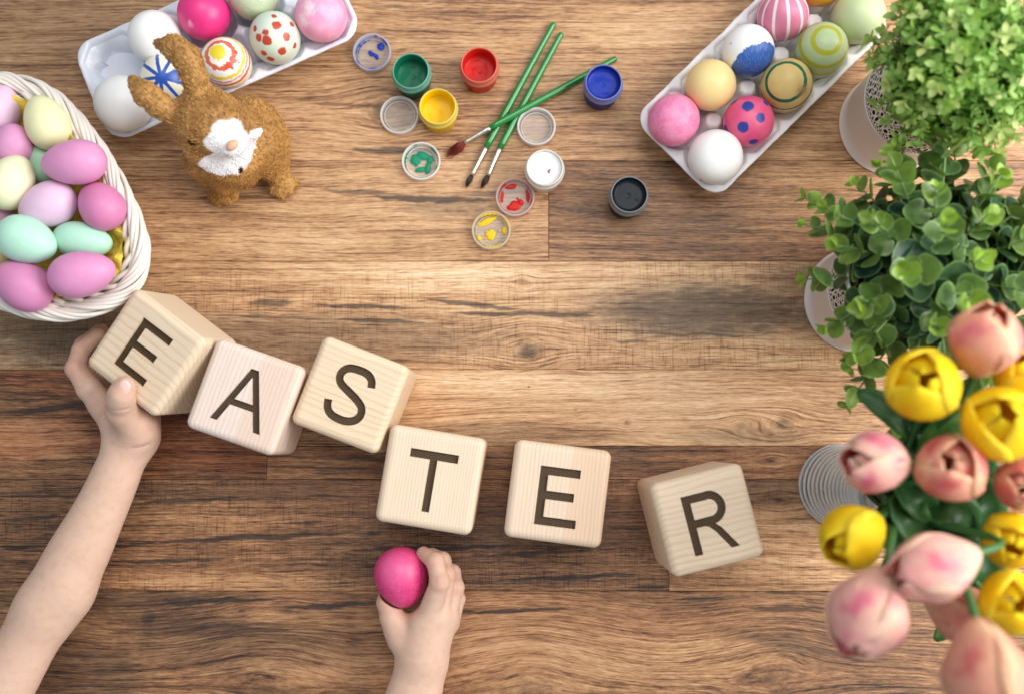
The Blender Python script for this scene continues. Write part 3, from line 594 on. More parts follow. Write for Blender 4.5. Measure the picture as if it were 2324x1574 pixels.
# crumpled yellow tissue
tn = NT('yellow_tissue'); tf = tn.noise(tn.objco(), 40, 4); tn.bump(tn.noise(tn.objco(), 120, 4, .6), .5, .002)
tn.fin(col=tn.mix(tf, hexc('f8d53a'), hexc('fbe67a')), rough=.9, spec=.1)
tb = tn.n('BsdfTranslucent', {'Color': hexc('e0c83e')}); tm = tn.n('MixShader', {0: .35, 1: tn.b.outputs[0], 2: tb}); tn.t.links.new(tm, tn.out.inputs[0])
rs = np.random.RandomState(3); na, nr_ = 150, 34; v = []; f = []
from mathutils import noise as mn
for i in range(nr_):
    for j in range(na):
        t = i / (nr_ - 1); k = int(j / na * len(rimc)); p = (rimc[k] - cen) * (t * .875) + cen; z = .046 + .040 * t ** 1.8
        q = Vector((p[0] * 42, p[1] * 42, z * 9)); r1 = abs(mn.noise(q)); r2 = abs(mn.noise(q * 2.3 + Vector((5, 1, 2))))
        v.append((p[0], p[1], z + (r1 * .024 + r2 * .016 - .008) * (1 - .25 * t)))
for i in range(nr_ - 1):
    for j in range(na):
        l = (j + 1) % na; f.append((i * na + j, (i + 1) * na + j, (i + 1) * na + l, i * na + l))
setp(obj('tissue_paper', v, f, tn.m, smooth=False), 'crumpled yellow tissue paper lining the wicker basket', 'tissue paper')
ge = 'pastel eggs in the wicker basket'
def begg(label, u, v, z, w, l, ang, col, el=.15, k=.13, **kw):
    a = math.radians(ang); egg(label, u, v, z, w, l, plain(col, mottle=.07, speck=kw.pop('speck', 0.0), rough=.5, coat=.1), (math.cos(a), math.sin(a), el), group=ge, k=k)
begg('pale lilac egg half out of the picture, topmost in the basket', -8, 252, .082, 108, 126, 60, 'e4c0d8')
begg('pale yellow egg standing against the basket\'s far rim', 106, 278, .090, 101, 130, 112, 'e8e4b4', .1, .17)
begg('small mauve pink egg below the pale lilac one at the picture edge', 30, 330, .088, 90, 100, 80, 'd795bd', .4)
begg('deep mint egg mostly hidden under the big pink egg', 98, 372, .074, 74, 100, 100, 'a8d4b4', .3)
begg('big pink egg resting on the others near the rabbit', 168, 369, .103, 103, 150, 186, 'da92bc', .0, .15)
begg('pale yellow egg at the picture\'s edge, above the big mint egg', 24, 414, .093, 106, 134, 58, 'eeebc4', .2)
begg('pale lilac egg in the middle of the basket', 109, 466, .090, 104, 134, 205, 'e0bcd6', .1)
begg('deep pink egg touching the braided rim', 230, 467, .090, 102, 122, 128, 'd07fa9', -.2)
begg('big mint egg lying at the picture edge', 60, 545, .101, 108, 142, -20, 'b6e2cb', .0)
begg('slim mint egg half under the two pink ones', 188, 546, .085, 84, 138, -8, 'b0dfc6', .0)
begg('large pink egg nearest the letter E block', 186, 622, .103, 105, 154, 12, 'd98fba', .0, .15)
begg('large pink egg lowest in the basket', 52, 647, .093, 110, 142, 150, 'd487b2', .1)
begg('buff yellow egg peeping out under the big mint egg', 2, 578, .078, 64, 80, 0, 'd9c98a')
begg('pink egg peeping out above the big mint egg', -2, 492, .072, 70, 84, 0, 'd79abb')
# ------------------------------------------------------------------ paint pots and lids
def plastic(name, col, mixf, rough=.3):
    n = NT(name); f = n.noise(n.objco(), 90, 2); n.fin(col=n.mix(n.M('MULTIPLY', f, .2), col, tuple(c * .8 for c in col[:3]) + (1,)), rough=rough, spec=.5)
    t = n.n('BsdfTransparent', {'Color': tuple(.9 + .1 * c for c in col[:3]) + (1,)}); n.t.links.new(n.n('MixShader', {0: mixf, 1: n.b.outputs[0], 2: t}), n.out.inputs[0]); return n.m
def paint(name, hexv):
    n = NT(name); o = n.objco(); a = n.noise(o, 170, 3); c = hexc(hexv); n.bump(a, .22, .0010); return n.fin(col=n.mix(n.M('MULTIPLY', a, .4), c, tuple(q * .78 for q in c[:3]) + (1,)), rough=.45, coat=.06, spec=.2)
milky = plastic('milky_plastic', hexc('f0efec'), .42, .35); milk2 = plastic('clear_plastic', hexc('eceae6'), .86, .3)
def jar(colname, u, v, hexv, wall, level, coll, label):
    r0 = .0164; root = thing('paint_pot', label, 'paint pot', W(u, v + 4, 0), group='open paint pots')
    h = .0325; body = plastic('pot_wall_' + colname, hexc(wall), .06, .35); cl = plastic('pot_collar_' + colname, hexc(coll), .30, .3)
    v_, f_ = lathe([(.0, .0), (r0 * .84, .0), (r0 * .90, .0012), (r0 * .90, .0200), (r0 * .93, .0220), (r0 * .93, h - .001), (r0 * .905, h), (r0 * .88, h - .001), (r0 * .86, .017), (r0 * .84, .003), (0, .003)], 48); obj('cup', v_, f_, body, root)
    v_, f_ = lathe([(r0 * .931, .0220), (r0 * 1.03, .0225), (r0 * 1.06, .0237), (r0 * 1.06, .0257), (r0 * 1.01, .0267), (r0 * .99, .0280), (r0 * .985, .0310), (r0 * .965, h + .0006), (r0 * .92, h + .0009), (r0 * .904, h + .0002)], 48); obj('collar', v_, f_, cl, root)
    pv, pf, N = [], [], 40; rs = random.Random(hash(colname) % 97 if False else len(colname) * 7)
    R = r0 * .862; pv.append((0, 0, level - .001))
    for q in range(1, 9):
        for i in range(N):
            a = 2 * math.pi * i / N; rr = R * q / 8; x, y = rr * math.cos(a), rr * math.sin(a)
            z = level + mn.noise(Vector((x * 160, y * 160, len(colname) * 3.1))) * .0007 * (1 - (q / 8) ** 4)
            if q == 8: z = level + .0016 + .0022 * abs(mn.noise(Vector((math.cos(a) * 1.6, math.sin(a) * 1.6, len(colname)))))
            pv.append((x, y, z))
    for i in range(N):
        j = (i + 1) % N; pf.append((0, 1 + i, 1 + j))
        for q in range(7): pf.append((1 + q * N + i, 1 + (q + 1) * N + i, 1 + (q + 1) * N + j, 1 + q * N + j))
    obj('paint', pv, pf, paint('paint_' + colname, hexv), root); return root
jar('green', 940, 186, '08704f', '0a6a4e', .016, '6fb3a0', 'open paint pot of green gouache')
jar('yellow', 999, 264, 'f2c800', 'ecc400', .016, 'ecd96a', 'open paint pot of yellow gouache')
jar('red', 1090, 173, 'cc1408', 'c8200f', .017, 'e07763', 'open paint pot of red gouache')
jar('blue', 1363, 211, '0a2c9c', '14267e', .0255, '8087c4', 'nearly full paint pot of blue gouache')
jar('white', 1234, 398, 'f4f1ee', 'ece7df', .029, 'ece9e4', 'full paint pot of white gouache')
jar('black', 1419, 457, '0c151d', '0f171d', .027, '8a8d90', 'full paint pot of black gouache standing by itself')
stain = simple('red_speck', hexc('a83a2c'), .5); 
def blob(cx, cy, rx, ry, rot, z, th, seed, n=30, amp=.34):
    """a drop of paint with an uneven outline: domed disc"""
    v = [(cx, cy, z + th)]; f = []
    for ring, (k, hz) in enumerate(((.55, .95), (.88, .7), (1.0, 0.0))):
        for i in range(n):
            a = 2 * math.pi * i / n; m = 1 + amp * mn.noise(Vector((math.cos(a) * 1.5, math.sin(a) * 1.5, seed * 3.7))) + amp * .5 * mn.noise(Vector((math.cos(a) * 4, math.sin(a) * 4, seed * 1.3)))
            x, y = rx * k * m * math.cos(a), ry * k * m * math.sin(a); v.append((cx + x * math.cos(rot) - y * math.sin(rot), cy + x * math.sin(rot) + y * math.cos(rot), z + th * hz))
    for i in range(n):
        j = (i + 1) % n; f.append((0, 1 + i, 1 + j))
        for q in range(2): f.append((1 + q * n + i, 1 + (q + 1) * n + i, 1 + (q + 1) * n + j, 1 + q * n + j))
    return v, f
pot_w = [o for o in bpy.data.objects if o.get('label', '').startswith('full paint pot of white')][0]
for k, (x, y, a, b) in enumerate(((.0042, -.0014, .0012, .0006), (.0036, -.0030, .0007, .0013))):
    v_, f_ = blob(x, y, a, b, .5, .0297, .0005, k + 3); obj('red_fleck', v_, f_, stain, pot_w)
def lid(u, v, label, colh=None, blobs=(), tint='dcdbd6', rimmix=None):
    root = thing('pot_lid', label, 'lid', W(u, v, 0), group='paint pot lids lying upside down'); R = .0171; H = .0075
    rimm = milky if rimmix is None else rimmix
    v_, f_ = lathe([(0, .0002), (R * .95, .0002), (R * .955, .0012), (R * .80, .0014), (0, .0014)], 44); obj('disc', v_, f_, milk2, root)
    prof = [(R * .955, .0004), (R, .0012), (R * 1.005, H * .9), (R * .985, H), (R * .92, H), (R * .90, H * .92), (R * .885, .0016)]
    v_, f_ = lathe(prof, 88)
    v_ = [((x * (1 + (.006 if (i // len(prof)) % 2 else -.004)), y * (1 + (.006 if (i // len(prof)) % 2 else -.004)), z) if i % len(prof) in (1, 2) else (x, y, z)) for i, (x, y, z) in enumerate(v_)]
    obj('rim', v_, f_, rimm, root)
    v_, f_ = lathe([(R * .80, .0015), (R * .80, .0034), (R * .77, .0034), (R * .765, .0015)], 44); obj('seal_ring', v_, f_, rimm, root)
    if colh:
        m = paint('smear', colh)
        for k, b in enumerate(blobs):
            if b[0] == 'ring':
                _, a0, a1, rr, z = b; P = []; 
                A = np.linspace(math.radians(a0), math.radians(a1), 16); P = np.stack([np.cos(A) * R * rr, np.sin(A) * R * rr, np.full(16, z)], 1)
                v_, f_ = tube(P, .0011 * np.sin(np.linspace(.25, math.pi - .25, 16)) * (1 + .4 * np.sin(np.arange(16) * 1.9)), 7)
            else: v_, f_ = blob(b[0] * R, b[1] * R, b[2] * R, b[3] * R, b[4], .0013, .0009, k + b[0] * 5)
            obj('paint_smear', v_, f_, m, root)
tb_ = plastic('milky_blue', hexc('c9cde0'), .5); tr_ = plastic('milky_pink', hexc('e0c0bc'), .5); ty_ = plastic('milky_yellow', hexc('e2d8b4'), .5)
lid(846, 125, 'upturned lid smeared with blue paint beside the green pot', '1238a8', [(.05, -.02, .30, .10, -.5), (-.10, .04, .10, .16, .3), (.22, -.14, .10, .14, .2), (.42, .42, .22, .18, -.6), ('ring', 95, 200, .78, .0022), ('ring', 20, 60, .9, .006), ('ring', 255, 290, .80, .0025), ('ring', 200, 225, .9, .004), ('ring', 70, 85, .92, .006)], rimmix=tb_)
lid(908, 266, 'clean clear upturned lid touching the yellow pot')
lid(957, 370, 'upturned lid smeared with green paint', '0a8560', [(-.30, .12, .30, .34, .2), (.08, .34, .40, .20, -.3), (.46, .16, .18, .24, .1), (.34, -.28, .16, .34, -.2), (-.05, -.38, .30, .14, .2), ('ring', 130, 200, .82, .0025), ('ring', 20, 60, .9, .0055), ('ring', 100, 120, .92, .006), ('ring', 330, 350, .8, .002)])
lid(1217, 292, 'clean whitish upturned lid above the white pot', None, rimmix=plastic('milky_white', hexc('ebe9e8'), .4))
lid(1169, 451, 'upturned lid smeared with red paint below the white pot', 'c8150c', [(-.02, -.42, .40, .24, .35), (.30, -.22, .12, .22, .6), (-.24, .62, .34, .13, .1), (.66, .15, .10, .36, .1), (-.68, .10, .10, .34, .0), (.12, .0, .05, .05, 0), ('ring', 120, 150, .9, .005), ('ring', -30, 0, .9, .004)], rimmix=tr_)
lid(1115, 526, 'upturned lid smeared with yellow paint, lowest of the lids', 'f2c400', [(-.20, .52, .50, .16, .45), (-.04, -.16, .26, .26, 0), (.70, .05, .14, .22, 0), (-.62, -.35, .12, .14, .3), (-.28, -.40, .05, .05, 0), (.45, .02, .06, .06, 0), ('ring', 60, 130, .88, .005), ('ring', 15, 50, .9, .0035), ('ring', 250, 310, .83, .002)], rimmix=ty_)
# ------------------------------------------------------------------ brushes
grn = NT('green_lacquer'); gq = grn.noise(grn.objco(), 30, 3); grn.fin(col=grn.mix(gq, hexc('06752c'), hexc('0c8436')), rough=.25, coat=.6); grn = grn.m
fer = NT('ferrule_tin'); fer.fin(col=hexc('cfc9bd'), metal=1.0, rough=fer.M('MULTIPLY_ADD', fer.noise(fer.objco(), 200, 2), .3, .15)); fer = fer.m
def brush(pts, zs, hair, splay, label):
    P = [W(u, v, z) for (u, v), z in zip(pts, zs)]; B = P[0]; root = thing('paint_brush', label, 'paint brush', B, group='green handled paint brushes'); q = [np.array(p) - B for p in P]
    t = np.concatenate([[0, .003, .009, .018], np.linspace(.04, 1, 22)]); L = q[0] + (q[1] - q[0]) * t[:, None]
    R = .0025 + .0008 * np.sin(np.clip(t * 1.15, 0, 1) * math.pi * .5) ** 1.2; R[:3] *= (.45, .8, .95); R = np.where(t > .93, R * (1 - (t - .93) * 3), R)
    v_, f_ = tube(L, R, 14); obj('handle', v_, f_, grn, root)
    t = np.linspace(0, 1, 13); L = q[1] + (q[2] - q[1]) * t[:, None]; R = .0027 - .0008 * t; R[[3, 5]] *= 1.08; R[[4]] *= .96
    v_, f_ = tube(L, R, 14); obj('ferrule', v_, f_, fer, root)
    d = q[3] - q[2]; rs = np.random.RandomState(int(abs(d[0]) * 1e6) % 999); up = np.array([0, 0, 1.0]); s = np.cross(d, up); s /= np.linalg.norm(s); parts = []
    for k in range(170):
        a, r = rs.rand() * 6.28, math.sqrt(rs.rand()); off = (s * math.cos(a) + up * math.sin(a) * .8) * r
        a0 = q[2] - d * .03 + off * .00145; sp = splay * .0052 * off; e = q[2] + d * (1.0 - .22 * r + .16 * rs.randn() * (.4 + splay)) + sp; e[2] = max(e[2], .0006)
        m_ = (a0 + e) / 2 + off * (.0011 + .0010 * splay) * (1 - splay * .3); parts.append(tube([a0, m_, e], [.00022, .00024, .00004], 4))
    v_, f_ = join(parts); setp(obj('bristles', v_, f_, hair, root), kind='stuff')
dkh = simple('dark_bristle', hexc('3a2a22'), .5); rdh = simple('red_bristle', hexc('7d2a20'), .5)
brush([(1258, 52), (1103, 336), (1071, 398), (1058, 425)], (.0025, .003, .003, .0015), dkh, .25, 'green brush with dark bristles crossing under another brush, beside the lid with green paint')
brush([(1275, 75), (1134, 338), (1108, 399), (1093, 427)], (.0025, .003, .003, .0015), dkh, .3, 'green brush with dark bristles ending beside the clean whitish lid')
brush([(1399, 132), (1112, 291), (1054, 325), (1019, 351)], (.0025, .0087, .0068, .002), rdh, .9, 'green brush with splayed reddish bristles lying across the other two')
# ------------------------------------------------------------------ rabbit figurine
def S_(p): return W(p[0], p[1], p[2])
RB = W(560, 345, 0)
NOSE = W(527, 331, .106)
EARS = [([(455, 215, .100), (440, 172, .112), (424, 132, .117), (395, 108, .117), (361, 100, .114)], [.0090, .0094, .0100, .0088, .0042]),
        ([(395, 262, .098), (362, 240, .106), (330, 213, .109), (304, 186, .108)], [.0080, .0090, .0088, .0050])]
def rabbit_sd(P):
    d = ell_sd(P, S_((588, 322, .034)), (.0255, .0290, .032))
    d = smin(d, ell_sd(P, S_((562, 272, .044)), (.020, .020, .022)), .014)
    d = smin(d, ell_sd(P, S_((610, 345, .022)), (.016, .023, .021)), .006)                 # haunch
    d = smin(d, cap_sd(P, S_((560, 325, .045)), S_((500, 300, .078)), .022, .021), .012)      # neck
    d = smin(d, ell_sd(P, S_((520, 372, .056)), (.026, .019, .026)), .010)                    # chest
    hd = ell_sd(P, S_((470, 272, .091)), (.0285, .0265, .024))
    hd = smin(hd, cap_sd(P, S_((488, 290, .097)), S_((525, 325, .096)), .0175, .0120), .014)      # muzzle
    hd = smin(hd, ell_sd(P, S_((450, 328, .083)), (.0125, .0165, .0145)), .009)                # cheeks
    hd = smin(hd, ell_sd(P, S_((555, 283, .083)), (.0150, .0130, .0145)), .010)
    hd = np.maximum(hd, -ell_sd(P, S_((447, 322, .1015)), (.0075, .0032, .006)) - .0)            # eye socket
    for pts, rs in EARS:
        e = chain_sd(P, [S_(p) for p in pts], rs, .006); hd = smin(hd, e, .008)
    d = smin(d, hd, .009)
    for pts, rs in (([(500, 392, .042), (508, 415, .018), (505, 430, .008)], (.0130, .0112, .0100)), ([(552, 385, .046), (552, 402, .034), (540, 402, .032)], (.0120, .0095, .0070)), ([(455, 365, .055), (470, 385, .045), (495, 398, .040)], (.0150, .0120, .0090))):
        d = smin(d, chain_sd(P, [S_(p) for p in pts], rs, .006), .006)
    d = smin(d, chain_sd(P, [S_(p) for p in ((612, 368, .018), (630, 395, .010), (638, 408, .007))], (.0150, .0105, .0078)), .007)
    toes = None
    for u, v, z, r in ((485, 447, .0065, .0054), (499, 455, .0065, .0058), (515, 454, .0065, .0058), (529, 445, .0062, .0053), (624, 432, .006, .0052), (638, 438, .006, .0057), (653, 430, .006, .0057), (666, 416, .006, .0052)):
        u0, v0 = (506, 428) if u < 560 else (638, 404)
        e = cap_sd(P, S_((u0 * .45 + u * .55, v0 * .45 + v * .55, .007)), S_((u, v, z)), r * .95, r); toes = e if toes is None else smin(toes, e, .0012)
    d = smin(d, toes, .0035)
    # folds: between cheek and bib, mouth, chest parting
    d = np.maximum(d, -(cap_sd(P, S_((548, 372, .085)), S_((544, 398, .060)), .0022, .0022)))
    q = P * 210.0
    d = d + .0005 * np.sin(q[:, 0] * 1.3 + np.sin(q[:, 1]) * 1.5) * np.sin(q[:, 1] * 1.1 + q[:, 2]) 
    return np.maximum(d, .0002 - P[:, 2])
rv_, rf_ = surface_nets(rabbit_sd, W(640, 470, 0) * [0, 1, 0] + [-.345, -.005, -.002], [W(760, 0, 0)[0], W(0, 20, .10)[1], .135], .0015)
rabbit = thing('rabbit_figurine', 'brown rabbit figurine with carved fur and white muzzle beside the foam egg tray', 'figurine', RB)
def white_mask(P):
    d = ell_sd(P, S_((512, 312, .106)), (.0115, .0135, .016)); d = np.minimum(d, cap_sd(P, S_((496, 325, .104)), S_((520, 298, .104)), .0105, .0105))
    d = np.minimum(d, cap_sd(P, S_((472, 371, .080)), S_((520, 366, .085)), .0095, .0155)); d = np.minimum(d, cap_sd(P, S_((520, 366, .085)), S_((575, 322, .082)), .0155, .0120))
    d = np.minimum(d, ell_sd(P, S_((545, 335, .094)), (.0120, .0130, .0150))); d = np.minimum(d, cap_sd(P, S_((505, 345, .090)), S_((545, 340, .090)), .0110, .0110))
    q = P * 420; return d + .0013 * np.sin(q[:, 0] + 2 * np.sin(q[:, 1] * .7)) * np.sin(q[:, 1] * 1.3)
rng = np.random.RandomState(5)
fm = NT('carved_fur'); wa = fm.attr('white'); tip = fm.attr('tip'); o_ = fm.n('NewGeometry', out=0)
fn_ = fm.noise(o_, 30, 3); fc = fm.mix(fm.step(fn_, .3, .7), hexc('976732'), hexc('bd8b4c')); fc = fm.mix(fm.M('MULTIPLY', tip, .85), fc, hexc('d8ab68'))
dk_ = fm.mix(fm.step(fm.noise(o_, 330, 2), .56, .40, 0, .45), fc, hexc('5c3a16')); wc = fm.mix(fm.step(fn_, .4, .6), hexc('f2efee'), hexc('e3e0e4'))
fm.bump(fm.noise(o_, 520, 3, .6), .3, .0008); fm.fin(col=fm.mix(wa, dk_, wc), rough=.55, spec=.35)
me = mesh('body', rv_ - RB, rf_); wm = np.clip(.5 - white_mask(rv_) / .0012, 0, 1); fattr(me, 'white', wm); fattr(me, 'tip', np.zeros(len(rv_)))
body = link('body', me, fm.m, rabbit)
# carved tufts, all over the body
eps = 1e-4
def grad(P): return np.stack([(rabbit_sd(P + e) - rabbit_sd(P - e)) for e in np.eye(3) * eps], 1)
sel = rng.permutation(len(rv_))[:7000]; SP = rv_[sel] + rng.randn(len(sel), 3) * .0004; SN = grad(SP); SN /= np.linalg.norm(SN, axis=1)[:, None] + 1e-9
fl = SP - NOSE; fl[:, 2] -= .01
for pts, rs in EARS:
    A = S_(pts[0]); Bp = S_(pts[-1]); near = np.minimum.reduce([np.linalg.norm(SP - S_(p), axis=1) for p in pts[1:]]) < .016; fl[near] = (Bp - A)
fl += rng.randn(*fl.shape) * .10 * np.linalg.norm(fl, axis=1)[:, None]
fl -= SN * (fl * SN).sum(1)[:, None]; fl /= np.linalg.norm(fl, axis=1)[:, None] + 1e-9; sd_ = np.cross(SN, fl)
ok = (SP[:, 2] > .003) & (np.linalg.norm(SP - NOSE, axis=1) > .0045) & (np.linalg.norm(SP - W(449, 324, .098), axis=1) > .006); SP, SN, fl, sd_ = SP[ok], SN[ok], fl[ok], sd_[ok]
ln = rng.uniform(.0024, .0042, len(SP))[:, None]; wdt = rng.uniform(.0004, .0007, len(SP))[:, None]
TV = np.stack([SP - SN * .0004 - fl * ln * .4, SP + sd_ * wdt + SN * .0000, SP + SN * .00050, SP - sd_ * wdt + SN * .0000, SP + fl * ln * .7 + SN * .0002], 1).reshape(-1, 3)
k5 = np.arange(len(SP))[:, None] * 5
TF = np.concatenate([k5 + np.array(q) for q in ((0, 1, 2), (0, 2, 3), (1, 4, 2), (2, 4, 3))])
me = mesh('fur', TV - RB, TF, False); fattr(me, 'white', np.repeat(np.clip(.5 - white_mask(SP) / .0012, 0, 1), 5)); fattr(me, 'tip', np.tile([0, .3, .8, .3, 1.0], len(SP)) * np.repeat(rng.uniform(.4, 1, len(SP)), 5))
setp(link('fur', me, fm.m, rabbit), kind='stuff')
def ellipsoid(c, r, M, name, mat, parent, base, nu=18, nv=12):
    v = [tuple(np.asarray(c) - base + np.asarray(M) @ np.array([r[0] * math.sin(p) * math.cos(a), r[1] * math.sin(p) * math.sin(a), r[2] * math.cos(p)])) for p in np.linspace(0, math.pi, nv) for a in np.linspace(0, 2 * math.pi, nu, endpoint=False)]
    f = [(i * nu + j, (i + 1) * nu + j, (i + 1) * nu + (j + 1) % nu, i * nu + (j + 1) % nu) for i in range(nv - 1) for j in range(nu)]
    return obj(name, v, f, mat, parent)
nm = W(527, 330, .1065); ang = Matrix.Rotation(math.radians(40), 3, 'Z')
ellipsoid(nm, (.0056, .0038, .0040), ang, 'nose', simple('peach_nose', hexc('e3ab8c'), .4, .1), rabbit, RB)
eyem = NT('dark_eye'); eyem.fin(col=eyem.mix(eyem.noise(eyem.objco(), 80), hexc('1b0f09'), hexc('32190e')), rough=.12, coat=.6)
ellipsoid(W(449, 323, .0965), (.0052, .0026, .0032), Matrix.Rotation(math.radians(-18), 3, 'Z'), 'eye', eyem.m, rabbit, RB)
lid_m = simple('eyelid_tan', hexc('a9743c'), .5)
for pts in ([(436, 320, .0975), (449, 327.5, .0985), (462, 327, .0985)], [(516, 243, .1000), (521, 252, .1005), (520, 262, .1000)], [(437, 318, .0985), (449, 319, .1005), (462, 324, .1000)]):
    v_, f_ = tube(spline([W(*p) for p in pts], 10) - RB, .0012 * np.sin(np.linspace(.35, 2.8, 10)), 8); obj('eyelid', v_, f_, lid_m, rabbit)
# ------------------------------------------------------------------ the child's arms
sk = NT('skin'); p_ = sk.n('NewGeometry', out=0); f1 = sk.noise(p_, 28, 3); f2 = sk.noise(p_, 900, 2); f3 = sk.noise(p_, 160, 3)
pk = sk.attr('pink'); sc_ = sk.mix(sk.step(f1, .2, .85), hexc('d8b49e'), hexc('d3ad97')); sc_ = sk.mix(sk.M('MULTIPLY', sk.step(f3, .45, .7), .25), sc_, hexc('bf9580')); sc_ = sk.mix(sk.M('MULTIPLY', pk, .62), sc_, hexc('b87864'))
sk.bump(sk.M('ADD', sk.M('MULTIPLY', f2, .5), f3), .16, .0006)
sk.fin(col=sc_, rough=.5, sss=.14, sssr=(1, .35, .2), ssss=.005, spec=.35)
person = thing('person', 'child seen only as two bare arms, holding a letter block and an egg', 'person', W(500, 1700, 0))
PB = np.array(person.location)
EM = np.array(E_POSE); EI = np.linalg.inv(EM)
def cube_sd(P):
    q = (P - EM[:3, 3]) @ EM[:3, :3]; q = np.abs(q - np.array([0, 0, E_H / 2])) - np.array([E_S / 2 - .006, E_S / 2 - .006, E_H / 2 - .006])
    return np.linalg.norm(np.maximum(q, 0), axis=1) + np.minimum(q.max(1), 0) - .006
def finger(P, pts, rs, k=.0022):
    d = None; pts = [S_(p) for p in pts]
    for i in range(len(pts) - 1):
        e = cap_sd(P, pts[i], pts[i + 1], rs[i], rs[i + 1]); d = e if d is None else smin(d, e, k)
    for p, r in zip(pts[1:-1], rs[1:-1]): d = smin(d, np.linalg.norm(P - p, axis=1) - r * .99, .002)   # knuckles
    return d
def lim(P, pts, k=.02):   # limb of elliptical section: (u,v,z,half width px)
    sp = spline([list(S_(p)) + [p[3] * PX(p[2])] for p in pts], 4 * len(pts)); c = sp[:, :3]; r = sp[:, 3]; d = None
    for i in range(len(c) - 1):
        e = cap_sd(P, c[i], c[i + 1], r[i], r[i + 1]); d = e if d is None else smin(d, e, k)
    return d
def arm_left(P):
    Q = P.copy(); Q[:, 2] = .046 + (Q[:, 2] - .046) * 1.18
    d = lim(Q, [(292, 1003, .047, 46), (264, 1075, .047, 51), (226, 1160, .046, 56), (174, 1262, .046, 66), (128, 1345, .046, 65), (80, 1425, .047, 63), (-2, 1574, .052, 67), (-95, 1750, .060, 74), (-210, 1960, .080, 82)], .003)
    d = smin(d, cap_sd(P, S_((108, 1380, .046)), S_((150, 1348, .046)), .019, .017), .02)
    palm = cap_sd(P, S_((300, 985, .046)), S_((228, 915, .048)), .0168, .0105)
    palm = smin(palm, cap_sd(P, S_((318, 985, .040)), S_((330, 950, .038)), .0150, .0120), .014)       # heel of the hand
    palm = smin(palm, cap_sd(P, S_((290, 980, .036)), S_((232, 905, .030)), .0140, .0100), .014)
    d = smin(d, palm, .014)
    thumb = chain_sd(P, [S_(p) for p in ((312, 975, .056), (277, 930, .078), (276, 893, .0955), (283, 877, .0975))], (.0155, .0122, .0096, .0086), .004)
    thumb = smin(thumb, np.linalg.norm(P - S_((273, 908, .0905)), axis=1) - .0102, .004)
    d = smin(d, thumb, .010)
    fs = None
    for pts, rs in (([(236, 920, .052), (203, 880, .058), (172, 836, .058), (184, 796, .052), (222, 760, .046)], (.0112, .0100, .0080, .0072, .0062)),
                    ([(240, 918, .042), (205, 876, .043), (178, 822, .043), (190, 783, .037), (228, 750, .032)], (.0105, .0095, .0080, .0072, .0062)),
                    ([(246, 916, .034), (216, 872, .031), (192, 822, .028), (206, 785, .024), (242, 765, .020)], (.0098, .0085, .0074, .0066, .0058)),
                    ([(256, 918, .028), (236, 880, .022), (214, 842, .017), (220, 812, .014), (248, 795, .011)], (.0090, .0074, .0062, .0056, .0050))):
        e = finger(P, pts, rs); fs = e if fs is None else smin(fs, e, .0008)
    d = smin(d, fs, .0045)
    cr = chain_sd(P, [S_(p) for p in ((246, 1012, .066), (290, 1022, .067), (336, 1008, .060))], (.0006,) * 3, .001); d = d + .0012 * np.exp(-np.maximum(cr, 0) / .0018)
    cr = chain_sd(P, [S_(p) for p in ((40, 1375, .076), (90, 1392, .078), (150, 1392, .074))], (.0006,) * 3, .001); d = d + .0008 * np.exp(-np.maximum(cr, 0) / .003)
    cr = chain_sd(P, [S_(p) for p in ((256, 927, .095), (272, 931, .0975), (292, 925, .094))], (.0006,) * 3, .001); d = d + .0009 * np.exp(-np.maximum(cr, 0) / .0012)
    return np.maximum(np.maximum(d, .0004 - cube_sd(P)), .0004 - P[:, 2])
EGGC = W(911, 1309, .040)
def egg_sd(P): return ell_sd(P, EGGC, (.0215, .0248, .0215))
